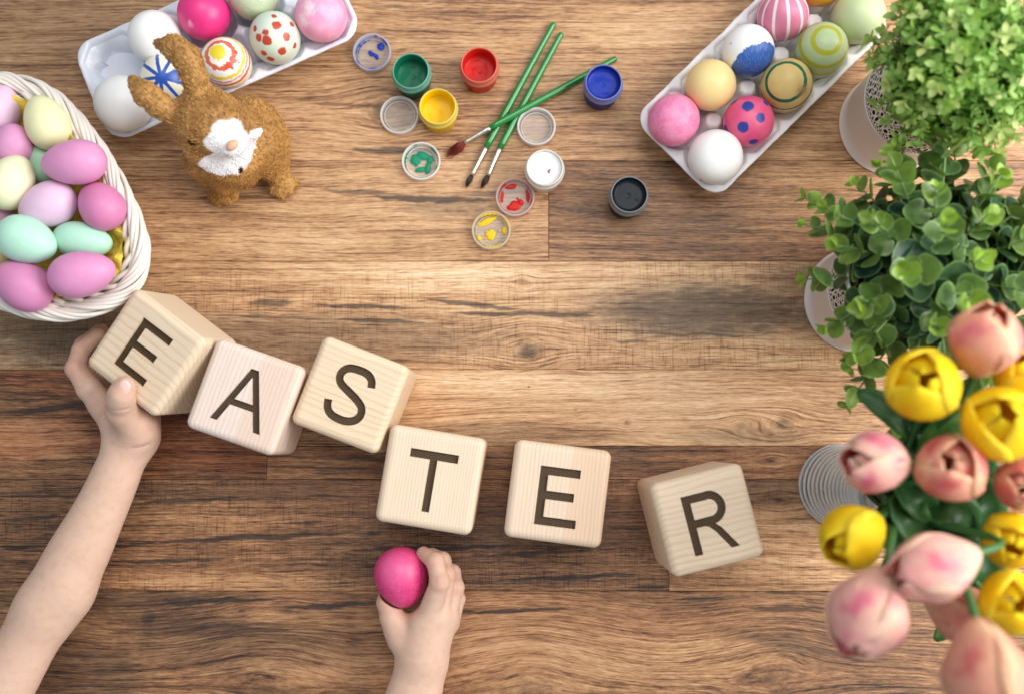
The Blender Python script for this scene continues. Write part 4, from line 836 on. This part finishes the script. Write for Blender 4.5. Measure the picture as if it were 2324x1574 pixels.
def arm_right(P):
    Q = P.copy(); Q[:, 2] = .036 + (Q[:, 2] - .036) * 1.3
    d = lim(Q, [(958, 1500, .037, 50), (944, 1560, .037, 57), (918, 1650, .038, 64), (885, 1780, .044, 70), (850, 2020, .060, 78), (800, 2330, .095, 84)], .003)
    palm = cap_sd(P, S_((958, 1490, .038)), S_((985, 1400, .044)), .0170, .0112)
    palm = smin(palm, cap_sd(P, S_((968, 1490, .036)), S_((1012, 1402, .036)), .0155, .0100), .012)
    palm = smin(palm, cap_sd(P, S_((950, 1475, .038)), S_((954, 1415, .044)), .0145, .0100), .010)
    palm = smin(palm, cap_sd(P, S_((938, 1462, .034)), S_((905, 1425, .036)), .0130, .0105), .010)
    d = smin(d, palm, .009)
    th = finger(P, [(910, 1446, .036), (890, 1400, .038), (879, 1366, .037), (879, 1345, .034)], (.0118, .0098, .0084, .0070)); d = smin(d, th, .006)
    d = smin(d, cap_sd(P, S_((905, 1432, .034)), S_((952, 1410, .038)), .0070, .0085), .006)                           # web
    fs = None
    for pts, rs in (([(972, 1400, .046), (998, 1320, .060), (988, 1274, .056), (961, 1255, .047)], (.0100, .0078, .0070, .0059)),
                    ([(994, 1400, .043), (1013, 1302, .045), (1004, 1270, .039), (980, 1257, .032)], (.0098, .0074, .0066, .0057)),
                    ([(1010, 1404, .036), (1033, 1332, .036), (1027, 1298, .028), (1002, 1281, .022)], (.0094, .0072, .0064, .0055)),
                    ([(1020, 1412, .030), (1037, 1358, .024), (1031, 1326, .018), (1009, 1308, .013)], (.0086, .0066, .0058, .0051))):
        e = finger(P, pts, rs); fs = e if fs is None else smin(fs, e, .0008)
    d = smin(d, fs, .0045)
    for pts in (((985, 1318, .069), (997, 1322, .070), (1008, 1316, .067)), ((987, 1326, .069), (998, 1329, .070), (1007, 1324, .067))):
        cr = chain_sd(P, [S_(p) for p in pts], (.0004,) * 3, .001); d = d + .0011 * np.exp(-np.maximum(cr, 0) / .0009)
    return np.maximum(np.maximum(d, .0003 - egg_sd(P)), .0004 - P[:, 2])
def build_arm(fun, lo, hi, pinks, nail):
    v, f = surface_nets(fun, lo, hi, .0010); me = mesh('arm', v - PB, f); pkv = np.zeros(len(v))
    for u, vv, z, r, s in pinks: pkv = np.maximum(pkv, s * np.exp(-(np.linalg.norm(v - W(u, vv, z), axis=1) / r) ** 2))
    fattr(me, 'pink', pkv); a = link('arm', me, sk.m, person)
    c, M, r = nail; nl = NT('fingernail'); nl.fin(col=nl.mix(nl.noise(nl.objco(), 120), hexc('e7b7aa'), hexc('efcabd')), rough=.3, coat=.3)
    ellipsoid(c, r, M, 'fingernail', nl.m, a, PB); return a
build_arm(arm_left, [W(-330, 1700, .05)[0], W(0, 2060, .05)[1], -.002], [W(460, 900, 0)[0], W(0, 700, 0)[1], .124],
          [(172, 836, .06, .012, .8), (170, 800, .05, .014, .8), (283, 874, .10, .009, .6), (270, 925, .085, .012, .35), (345, 960, .045, .014, .5), (190, 790, .05, .02, .6), (250, 930, .06, .012, .5)],
          (W(281.5, 878, .1050), np.array(Matrix.Rotation(math.radians(-8), 3, 'Z') @ Matrix.Rotation(math.radians(10), 3, 'X')), (.0050, .0062, .0013)))
build_arm(arm_right, [W(640, 1700, 0)[0], W(0, 2330, .05)[1], -.002], [W(1090, 1200, 0)[0], W(0, 1225, 0)[1], .150],
          [(998, 1321, .066, .007, .7), (988, 1275, .062, .007, .6), (962, 1258, .05, .008, .8), (1012, 1300, .05, .01, .6), (1032, 1330, .04, .01, .5), (880, 1352, .04, .012, .7), (921, 1393, .045, .008, .7), (905, 1420, .045, .012, .3)],
          (W(972, 1257, .0535), np.array(Matrix.Rotation(math.radians(20), 3, 'Z') @ Matrix.Rotation(math.radians(-40), 3, 'X')), (.0052, .0040, .0012)))
def m_held(loc):
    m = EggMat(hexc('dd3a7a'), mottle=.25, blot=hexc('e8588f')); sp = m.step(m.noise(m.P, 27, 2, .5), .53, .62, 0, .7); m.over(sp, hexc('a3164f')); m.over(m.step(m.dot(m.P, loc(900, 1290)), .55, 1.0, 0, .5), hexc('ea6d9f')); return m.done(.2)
egg('speckled hot pink egg held in the child\'s fingers', 911, 1309, .040, 118, 136, m_held, (.16, -1, -.05))
# ------------------------------------------------------------------ leafy plants in white pots
def leaf_mesh(name, L, Wd, nl=6, nw=4, fold=.22, curl=.15, tipp=.0, expo=.72):
    v, f, rim = [], [], []
    for i in range(nl + 1):
        t = i / nl; w = Wd / 2 * max(math.sin(math.pi * min(1, (t * .96 + .02)) ** .86), 0) ** expo * (1 - tipp * t * t)
        for j in range(nw + 1):
            s = (j / nw * 2 - 1); x = s * w; v.append((x, t * L, fold * abs(x) + curl * L * (t - .45) ** 2 * (1 if curl > 0 else 1))); rim.append(max(abs(s), 2.2 * abs(t - .55)) if 0 < i < nl else 1.0)
    for i in range(nl):
        for j in range(nw): a = i * (nw + 1) + j; f.append((a, a + 1, a + nw + 2, a + nw + 1))
    me = mesh(name, v, f); fattr(me, 'rim', np.clip(rim, 0, 1)); return me
def leaf_mat(name, young, old, rimc, deep, gloss=.42, trans=.3):
    n = NT(name); ag = n.M('ADD', n.attr('age'), n.attr('age', 'OBJECT')); rm = n.attr('rim'); o = n.n('NewGeometry', out=0); nz = n.noise(o, 130, 3)
    c = n.mix(ag, old, young); c = n.mix(n.M('MULTIPLY', n.step(nz, .4, .75), .5), c, deep); c = n.mix(n.step(rm, .80, 1.0, 0, .60), c, rimc)
    n.bump(n.noise(o, 260, 3), .2, .0008); n.fin(col=c, rough=gloss, spec=.4)
    t = n.n('BsdfTranslucent', {'Color': n.mix(.5, c, hexc('a5c23a'))}); n.t.links.new(n.n('MixShader', {0: trans, 1: n.b.outputs[0], 2: t}), n.out.inputs[0]); return n.m
def basis(d, nrm):
    d = np.asarray(d, float); d /= np.linalg.norm(d); nrm = nrm - d * (nrm @ d); l = np.linalg.norm(nrm); nrm = nrm / l if l > 1e-6 else np.cross(d, [1.0, 0, 0]); return np.stack([np.cross(d, nrm), d, nrm], 1)
def arr(me):
    a = np.empty(len(me.vertices) * 3); me.vertices.foreach_get('co', a); r = np.empty(len(me.vertices)); me.attributes['rim'].data.foreach_get('value', r); return a.reshape(-1, 3), r, [tuple(p.vertices) for p in me.polygons]
def place_leaves(plant, base, leaves, meshes, mat, name, stuffname, most=300):
    """leaves: (pos, basis 3x3, size, age); the ones that show largest become parts of their own, the rest one mesh"""
    def vis(l):
        p = l[0] - CP; z = p @ FW; u = 1162 + FPX * p[0] / z; v = 787 - FPX * (p @ UPV) / z
        return (l[2] ** 2 * abs(l[1][:, 2] @ (p / np.linalg.norm(p))) + .0004 * (l[0][2] - base[2]) * l[2] * 40) * (1 if -30 < u < 2350 and -30 < v < 1600 else .02)
    order = sorted(range(len(leaves)), key=lambda i: -vis(leaves[i])); V, F, AG, RM, k = [], [], [], [], 0; data = [arr(m) for m in meshes]
    for m in meshes:
        if not m.materials: m.materials.append(mat)
    for q, i in enumerate(order):
        p, B, s, ag = leaves[i]; mi = i % len(meshes)
        if q < most:
            o = bpy.data.objects.new(name, meshes[mi]); COL.objects.link(o); o.parent = plant; o['age'] = float(ag)
            M = Matrix([list(B[r] * s) + [p[r] - base[r]] for r in range(3)] + [[0, 0, 0, 1]]); o.matrix_local = M
        else:
            a, r, fs = data[mi]; V.append((a * s) @ B.T + p - base); RM.append(r); AG.append(np.full(len(a), ag)); F += [tuple(x + k for x in g) for g in fs]; k += len(a)
    if V:
        me = mesh(stuffname, np.concatenate(V), F); fattr(me, 'rim', np.concatenate(RM)); fattr(me, 'age', np.concatenate(AG)); setp(link(stuffname, me, mat, plant), kind='stuff')
pot_m = NT('white_pot_metal'); pq = pot_m.noise(pot_m.objco(), 300, 2); pot_m.bump(pq, .05, .0003); pot_m.fin(col=pot_m.mix(pq, hexc('ece5df'), hexc('e4dcd5')), rough=.4, spec=.4)
soil = simple('dark_liner', hexc('1d2119'), .9)
def pot(u, v, label):
    c = W(u, v, 0); root = thing('flower_pot', label, 'flower pot', c, group='white pots with a punched lace band')
    r0, r1, H, zb = .0445, .0475, .128, .0700; rr = lambda z: r0 + (r1 - r0) * z / H
    vv, ff = lathe([(0, .002), (r0 - .001, .002), (r0 + .0012, .0004), (r0 + .0022, .0016), (r0 + .0016, .0032), (rr(.004), .0042), (rr(.02), .02), (rr(zb - .001), zb - .001), (rr(zb) + .0008, zb), (rr(zb), zb + .001)], 72)
    obj('wall', vv, ff, pot_m.m, root)
    rows = [(zb + .001, .0035, .0009, .0009, 96), (zb + .0045, .0045, .0012, .0016, 72), (zb + .0090, .0095, .0017, .0040, 48), (zb + .0185, .0045, .0012, .0016, 72), (zb + .0230, .0075, .0018, .0028, 48), (zb + .0305, .0045, .0012, .0016, 72), (zb + .0350, .0095, .0017, .0040, 48), (zb + .0445, .0040, .0012, .0014, 72)]
    V, F = [], []
    for z0, hh, a, b, n in rows:
        dz = hh; w = 2 * math.pi / n
        for i in range(n):
            st = len(V); zc_ = z0 + dz / 2; m = 12; e = .35 * math.sin(i * 2.3); sq = 1 + .25 * math.sin(i * 1.7 + z0 * 900)
            for k in range(m):
                t = 2 * math.pi * k / m; cx, cy = math.cos(t), math.sin(t); q = max(abs(cx), abs(cy)); sx, sy = cx / q, cy / q
                for (px_, pz) in ((sx * w / 2, sy * dz / 2), (cx * a * sq / rr(zc_) + e * 0, cy * b * (2 - sq))):
                    th = (i + .5) * w + px_; zz = zc_ + pz; V.append((rr(zz) * math.cos(th), rr(zz) * math.sin(th), zz))
            for k in range(m): l = (k + 1) % m; F.append((st + 2 * k, st + 2 * l, st + 2 * l + 1, st + 2 * k + 1))
    obj('lace_band', V, F, pot_m.m, root, smooth=False)
    vv, ff = lathe([(rr(zb + .0485), zb + .0485), (rr(H - .004), H - .004), (rr(H) + .0012, H - .002), (rr(H) + .0014, H), (rr(H), H + .0008), (rr(H) - .0012, H - .001), (rr(H) - .0015, H - .02)], 72); obj('rim', vv, ff, pot_m.m, root)
    vv, ff = lathe([(0, .01), (rr(.01) - .0035, .01), (rr(H - .012) - .0035, H - .012), (0, H - .012)], 48); obj('liner', vv, ff, soil, root); return c
# round leaved plant
c = pot(1944, 681, 'white punched metal pot under the round leaved plant')
pl = thing('potted_plant', 'bushy plant with round blue green leaves in the pot next to the tulips', 'plant', c, group=None); R2 = np.random.RandomState(11)
lm = leaf_mat('round_leaf', hexc('8fae38'), hexc('264c3c'), hexc('93b270'), hexc('143426'), .36, .14); stem_m = simple('plant_stem', hexc('6f8a4e'), .5)
lms = [leaf_mesh('leaf', 1.0, w_, 6, 4, fo, cu, .0, .62) for w_, fo, cu in ((1.0, .22, .18), (1.12, .12, -.22), (.92, .32, .25))]
leaves = []; top = c + np.array([.020, .008, .122])
def stem_path(p, az, th, L, droop, n=14):
    P = [np.array(p)]; d = np.array([math.cos(az) * math.sin(th), math.sin(az) * math.sin(th), math.cos(th)])
    for i in range(n): d = d + np.array([0, 0, -droop / n]); d /= np.linalg.norm(d); P.append(P[-1] + d * L / n)
    return np.array(P)
ns = 46
for i in range(ns):
    t_ = (i + .5) / ns; th = math.acos(1 - .98 * t_); az = i * 2.39996 + R2.uniform(-.2, .2); L = .056 + .028 * R2.rand() + .008 * abs(math.sin(az)) * math.sin(th)
    if math.cos(az) < -.35 and th > .85: L *= .96
    if math.sin(az) < -.4 and th > .6: L *= 1.22
    p0 = top + np.array([math.cos(az), math.sin(az), 0]) * .030 * math.sin(th) ; P = stem_path(p0, az, th * .86, L, .25 + .55 * math.sin(th)); vv, ff = tube(P - c, np.linspace(.0013, .0006, len(P)), 6); obj('stem', vv, ff, stem_m, pl)
    npair = 6; D = np.gradient(P, axis=0); D /= np.linalg.norm(D, axis=1)[:, None]; roll = R2.rand() * 3.1
    for q in range(npair + 1):
        s = .16 + .84 * q / npair; k = min(int(s * 14), 14); d = D[k]; e = np.cross(d, [.2, .3, 1.0]); e /= np.linalg.norm(e); g_ = np.cross(d, e); a = roll + q * 1.45
        size = (.0288 - .0170 * s ** 1.2) * R2.uniform(.70, 1.18)
        for h_ in (0, math.pi) if q < npair else (0, 2.1, 4.2):
            out = e * math.cos(a + h_) + g_ * math.sin(a + h_); lean = .35 + .9 * (s ** 2) * R2.uniform(.7, 1.2); dr = out + d * lean + R2.randn(3) * .12; B = basis(dr, d + np.array([0, 0, .35]) + R2.randn(3) * .15)
            sz = size if q < npair else size * .8; leaves.append((P[k] + out * .0008, B, sz, np.clip(.06 + .95 * s ** 3.4 + R2.uniform(-.14, .22), 0, 1)))
place_leaves(pl, c, leaves, lms, lm, 'leaf', 'small_leaves')
# small leaved bush
c = pot(2021, 284, 'white punched metal pot under the small leaved bush')
pl = thing('potted_plant', 'dense bush of tiny bright green leaves with cream tips near the pulp egg tray', 'plant', c)
lm2 = leaf_mat('small_leaf', hexc('dfe69a'), hexc('57a02c'), hexc('93c450'), hexc('34791e'), .45, .35)
lms2 = [leaf_mesh('leaf', 1.0, w_, 4, 2, fo, cu, -.2, .7) for w_, fo, cu in ((.62, .25, .2), (.72, .2, -.25), (.55, .3, .3))]
leaves = []; top = c + np.array([0, 0, .130]); R2 = np.random.RandomState(23); stems = []
nsp = 300
for i in range(nsp):
    t_ = (i + .5) / nsp; th = math.acos(1 - 1.12 * t_); az = i * 2.39996 + R2.uniform(-.3, .3); rad = .0625 * R2.uniform(.78, 1.12); dirv = np.array([math.cos(az) * math.sin(th), math.sin(az) * math.sin(th), math.cos(th)])
    tipp = top + np.array([0, 0, .012]) + dirv * np.array([rad, rad, rad * 1.02]); L = R2.uniform(.026, .038); d = dirv + R2.randn(3) * .28; d /= np.linalg.norm(d); a0 = tipp - d * L; stems.append(tube([a0 - c, (a0 + tipp) / 2 - c + R2.randn(3) * .001, tipp - c], [.0008, .0007, .0005], 4))
    e = np.cross(d, [.3, .2, 1]); e /= np.linalg.norm(e); g_ = np.cross(d, e); roll = R2.rand() * 3; pale = R2.rand() < .30
    for q in range(6):
        s = q / 5; p = a0 + (tipp - a0) * (.1 + .9 * s); a = roll + q * 1.5
        for h_ in ((0, math.pi) if q < 5 else (0, 1.6, 3.14, 4.7)):
            out = e * math.cos(a + h_) + g_ * math.sin(a + h_); dr = out + d * R2.uniform(.3, .9) + R2.randn(3) * .2; B = basis(dr, d + R2.randn(3) * .25)
            ag = np.clip(.04 + .32 * s + R2.uniform(-.08, .12) + (.55 * s ** 2 if pale else 0), 0, 1); leaves.append((p + out * .0005, B, R2.uniform(.0072, .0108) * (1 - .15 * s), ag))
vv, ff = join(stems); setp(obj('twigs', vv, ff, stem_m, pl), kind='stuff')
place_leaves(pl, c, leaves, lms2, lm2, 'leaf', 'small_leaves')
# ------------------------------------------------------------------ glass vase and tulips
VC = W(1906, 1101, 0)
gl = NT('clear_glass'); gl.fin(col=(1, 1, 1, 1), rough=.05, trans=.0, spec=1.0, coat=1.0)
gt_ = gl.n('BsdfTransparent', {'Color': (.97, .985, .985, 1)}); gg_ = gl.n('BsdfGlass', {'Color': (.97, .99, .99, 1), 'Roughness': .02, 'IOR': 1.4}); g1_ = gl.n('MixShader', {0: .45, 1: gg_, 2: gt_})
gl.t.links.new(gl.n('MixShader', {0: gl.M('MULTIPLY_ADD', gl.step(gl.M('SINE', gl.M('MULTIPLY_ADD', gl.n('SeparateXYZ', {0: gl.objco()}, 2), 6.28318 / .0088, 0.0)), -.2, .9), .46, .06), 1: g1_, 2: gl.b.outputs[0]}), gl.out.inputs[0])  # white bands paint in the light that the glass ribs would catch
vase = thing('glass_vase', 'ribbed clear glass vase holding the tulips', 'vase', VC); prof = [(0, .004), (.018, .004)]
VH = .15; outer = []
for z in np.linspace(.0, VH, 90):
    r = .0345 - .0085 * math.sin(min(z / VH, 1) * math.pi * .75) + .012 * max(0, z / VH - .75); outer.append((r + .0022 * math.sin(z / .0088 * 2 * math.pi), max(z, .0005)))
inn = [(r - .0035, z) for r, z in ((.0345 - .0085 * math.sin(z / VH * math.pi * .75) + .012 * max(0, z / VH - .75), z) for z in np.linspace(VH, .008, 24))]
vv, ff = lathe([(0, .0005)] + outer + inn + [(0, .008)], 56); obj('body', vv, ff, gl.m, vase)
MOUTH = VC + np.array([0, 0, VH])
def petal(R, L, w0, open_, seed, n=10, m=9):
    v, f, pu, pv = [], [], [], []
    for i in range(n + 1):
        t = i / n; r = R * (.22 + .80 * math.sin(min(t * 1.45, 1.0) * math.pi * .5) ** .8) * (1 - (1 - open_ * .8) * max(0, t - .42) ** 1.8 * 2.55); z = L * (t ** .92) - L * .04
        hw = w0 * math.sqrt(max(1 - max(0, (t - .45) / .55) ** 3.0 * .985, .0)) * (.75 + .25 * min(1, t * 3)) * (1 + .35 * max(0, t - .5))
        for j in range(m + 1):
            u = j / m * 2 - 1; a = u * hw; rr = r * (1 + .05 * u * u * t + .03 * mn.noise(Vector((u * 1.4, t * 2.5, seed)))) - .0012 * (1 - abs(u)) * 0; zz = z - .05 * L * u * u * t
            v.append((rr * math.cos(a), rr * math.sin(a), zz)); pu.append(abs(u)); pv.append(t)
    for i in range(n):
        for j in range(m): a = i * (m + 1) + j; f.append((a, a + 1, a + m + 2, a + m + 1))
    me = mesh('petal', v, f); fattr(me, 'pu', pu); fattr(me, 'pv', pv); return me
def petal_mat(name, base, edge, streak, deep):
    n = NT(name); pu, pv = n.attr('pu'), n.attr('pv'); o = n.objco(); nz = n.noise(n.V('MULTIPLY', o, (230, 230, 18)), 1.0, 3); big = n.noise(n.n('TexCoord', out=3), 34, 2)
    c = n.mix(n.M('MULTIPLY', n.step(n.M('MULTIPLY_ADD', n.M('SUBTRACT', nz, .5), .8, pu), .35, 1.0), .8), base, edge)
    c = n.mix(n.M('MULTIPLY', n.step(big, .44, .64), n.step(pv, .15, .6, 0, .9)), c, streak); c = n.mix(n.step(pv, .30, .0, 0, .55), c, edge)
    bf = n.n('NewGeometry', out=6); c = n.mix(n.M('MULTIPLY', bf, .0), c, deep)
    n.bump(nz, .4, .0008); n.fin(col=c, rough=.62, sss=.12, ssss=.006, spec=.3)
    t = n.n('BsdfTranslucent', {'Color': c}); n.t.links.new(n.n('MixShader', {0: .42, 1: n.b.outputs[0], 2: t}), n.out.inputs[0]); return n.m
PM = {'y': petal_mat('yellow_petal', hexc('fbdd1c'), hexc('fbe648'), hexc('f4c814'), hexc('c88a10')), 'p': petal_mat('pink_petal', hexc('f4b69c'), hexc('f6d6b0'), hexc('e8808c'), hexc('c05a40')), 'd': petal_mat('rose_petal', hexc('edae94'), hexc('f3d0a8'), hexc('da6068'), hexc('a84a30')), 'l': petal_mat('light_pink_petal', hexc('f5c2b4'), hexc('f7dcc2'), hexc('e66c90'), hexc('c05a40'))}
grm = leaf_mat('tulip_green', hexc('6f9a34'), hexc('1f4d28'), hexc('44803a'), hexc('143a22'), .4, .25)
sgm = simple('tulip_stem', hexc('31602a'), .5)
def strap(pts, w, cup=.35, age=.2):
    P, T, N, B = frames(spline(pts, 16)); v, f, rim = [], [], []
    for i in range(16):
        t = i / 15; ww = w * (math.sin(math.pi * (.14 + .84 * t)) ** .7); 
        for j in range(5): s = j / 2 - 1; v.append(P[i] + N[i] * s * ww + B[i] * (s * s * ww * cup)); rim.append(abs(s))
    for i in range(15):
        for j in range(4): a = i * 5 + j; f.append((a, a + 1, a + 6, a + 5))
    return v, f, rim, age
def tulip(u, v, z, Rp, lr, ax, kind, label, open_=.35, leafs=(), seed=0):
    c = W(u, v, z); s = PX(z); R = Rp * s * 1.05; L = R * 2 * lr; a = np.array(ax, float); a /= np.linalg.norm(a); base = c - a * L * .48
    root = thing('tulip', label, 'tulip', base, group=('yellow' if kind == 'y' else 'pink') + ' tulips in the glass vase'); M = np.array(mat_from_axis(a, seed * 1.3))
    for k in range(6):
        inner = k < 3; me = petal(R * (.90 if inner else 1.0), L * ((.97, .93, 1.0)[k] if inner else 1.0), 1.10 if inner else 1.16, ((.06, .18, .42)[k] if inner else open_ + (.40, .12, .26)[k - 3]), seed * 7 + k * 1.7); me.materials.append(PM[kind]); o = bpy.data.objects.new('petal', me); COL.objects.link(o); o.parent = root
        an = k * 2 * math.pi / 3 + (0 if inner else math.pi / 3); o.matrix_local = (Matrix([list(r) for r in M]).to_4x4()) @ Matrix.Rotation(an, 4, 'Z') @ Matrix.Rotation(-.03 - .03 * (k % 2), 4, 'Y')
        sm = o.modifiers.new('thickness', 'SOLIDIFY'); sm.thickness = .0007; sm.offset = 0
    P = spline([base + a * .004, base - a * .028 + np.array([0, 0, -.012]), MOUTH * .55 + base * .45 + np.array([0, 0, -.015]), MOUTH + np.array([math.cos(seed * 2.4), math.sin(seed * 2.4), 0]) * .013, VC + np.array([-math.cos(seed * 2.4) * .012, -math.sin(seed * 2.4) * .012, .012])], 22)
    vv, ff = tube(P - base, .0026, 9); obj('stem', vv, ff, sgm, root)
    for pts, w, cup, age in leafs:
        vv, ff, rim, ag = strap([np.array(W(*p)) if len(p) == 3 else p for p in pts], w, cup, age); me = mesh('leaf', np.array(vv) - base, ff); fattr(me, 'rim', rim); fattr(me, 'age', np.full(len(vv), age)); o = link('leaf', me, grm, root); sm = o.modifiers.new('thickness', 'SOLIDIFY'); sm.thickness = .0009
ex = lambda *p: ([q for q in p], .0150, .35, .1)
tulip(2096, 876, .245, 86, 1.02, (-.36, .26, .8), 'y', 'yellow tulip next to the round leaved plant, seen into its open cup', .30, [([(2075, 1060, .15), (2090, 985, .165), (2030, 935, .175), (1946, 886, .165)], .0135, .3, .15)], 1)
tulip(2272, 962, .255, 88, 1.02, (-.36, .22, .8), 'y', 'large yellow tulip at the picture edge, seen into its open cup', .32, [([(2090, 1060, .15), (2140, 985, .185), (2230, 975, .19)], .013, .35, .35), ([(2120, 1080, .14), (2190, 1010, .18), (2220, 1030, .19), (2240, 1080, .18)], .014, .4, .06)], 2)
tulip(2312, 852, .232, 62, 1.05, (-.1, .4, .7), 'y', 'deep yellow tulip half out of the picture behind the peach pink one', .3, [([(2150, 1010, .15), (2185, 930, .185), (2214, 850, .195)], .0135, .3, .6)], 3)
tulip(1938, 1214, .225, 74, 1.15, (-.72, -.30, .50), 'y', 'dark yellow tulip hanging over the glass vase\'s foot', .30, [([(2040, 1140, .15), (2000, 1165, .165), (1985, 1190, .175)], .006, .3, .3)], 4)
tulip(2296, 1222, .225, 66, 1.1, (-.3, -.1, .8), 'y', 'dark yellow tulip at the picture edge below the peach ones', .3, [([(2120, 1130, .15), (2200, 1160, .17), (2260, 1185, .18)], .012, .35, .1), ([(2120, 1150, .13), (2190, 1200, .17), (2240, 1290, .18), (2215, 1340, .17)], .014, .4, .1)], 5)
tulip(2294, 1366, .245, 74, 1.1, (-.25, .12, .8), 'y', 'lowest yellow tulip at the picture edge', .25, [([(2130, 1150, .14), (2190, 1250, .16), (2250, 1285, .165)], .012, .3, .3)], 6)
tulip(2236, 772, .250, 84, 1.02, (.02, .70, .55), 'p', 'peach pink tulip topmost in the bouquet', .25, [([(2060, 1100, .13), (2120, 1060, .16), (2200, 1040, .165)], .012, .35, .0)], 7)
tulip(1988, 1048, .240, 74, 1.16, (-.80, .12, .42), 'l', 'pale pink tulip leaning out over the glass vase', .28, [([(2060, 1130, .14), (2050, 1150, .19), (2075, 1195, .195), (2110, 1215, .17)], .013, .6, .15), ([(2070, 1120, .13), (2030, 1080, .16), (2060, 1020, .17), (2110, 1000, .165)], .013, .4, .1)], 8)
tulip(2157, 1065, .245, 80, 1.0, (-.22, .30, .8), 'd', 'rose tulip in the middle of the bouquet, its cup open', .28, [([(2090, 1130, .14), (2130, 1145, .19), (2185, 1165, .195), (2205, 1205, .18)], .013, .5, .2), ([(2110, 1120, .13), (2060, 1090, .175), (2080, 1130, .20), (2120, 1170, .185)], .015, .5, .12), ([(2130, 1130, .13), (2200, 1120, .18), (2240, 1150, .19), (2230, 1210, .18)], .015, .4, .08)], 9)
tulip(2318, 1098, .235, 60, 1.15, (-.3, .0, .8), 'd', 'rose tulip cut by the picture edge under the large yellow one', .25, [([(2120, 1110, .15), (2210, 1090, .165), (2260, 1050, .17)], .012, .3, .05)], 10)
tulip(2120, 1286, .268, 80, 1.34, (-.86, -.22, .25), 'l', 'long pale pink tulip lying across the bouquet', .22, [([(2050, 1150, .13), (2040, 1220, .15), (2085, 1250, .16)], .011, .3, .1), ([(2090, 1160, .13), (2160, 1210, .18), (2180, 1290, .185), (2150, 1330, .17)], .014, .4, .08), ([(2070, 1140, .13), (2030, 1170, .17), (2020, 1215, .175), (2055, 1235, .165)], .012, .4, .2)], 11)
tulip(1972, 1390, .258, 92, 1.12, (-.42, -.70, .30), 'l', 'pale pink tulip hanging low with its tip towards the table', .24, [([(2060, 1160, .13), (2080, 1270, .14), (2110, 1340, .13)], .012, .3, .1)], 12)
tulip(2180, 1388, .200, 66, 1.15, (.60, -.35, .45), 'd', 'small rose tulip tucked under the long pale pink one', .25, [([(2100, 1170, .12), (2150, 1330, .115), (2165, 1390, .12), (2122, 1452, .115)], .012, .35, .35)], 13)
tulip(2243, 1535, .300, 102, 1.2, (-.08, -.62, .45), 'd', 'large rose tulip cut by the picture\'s lower edge', .22, [([(2110, 1160, .13), (2220, 1380, .15), (2290, 1440, .16)], .012, .3, .3)], 14)
bpy.context.view_layer.update()
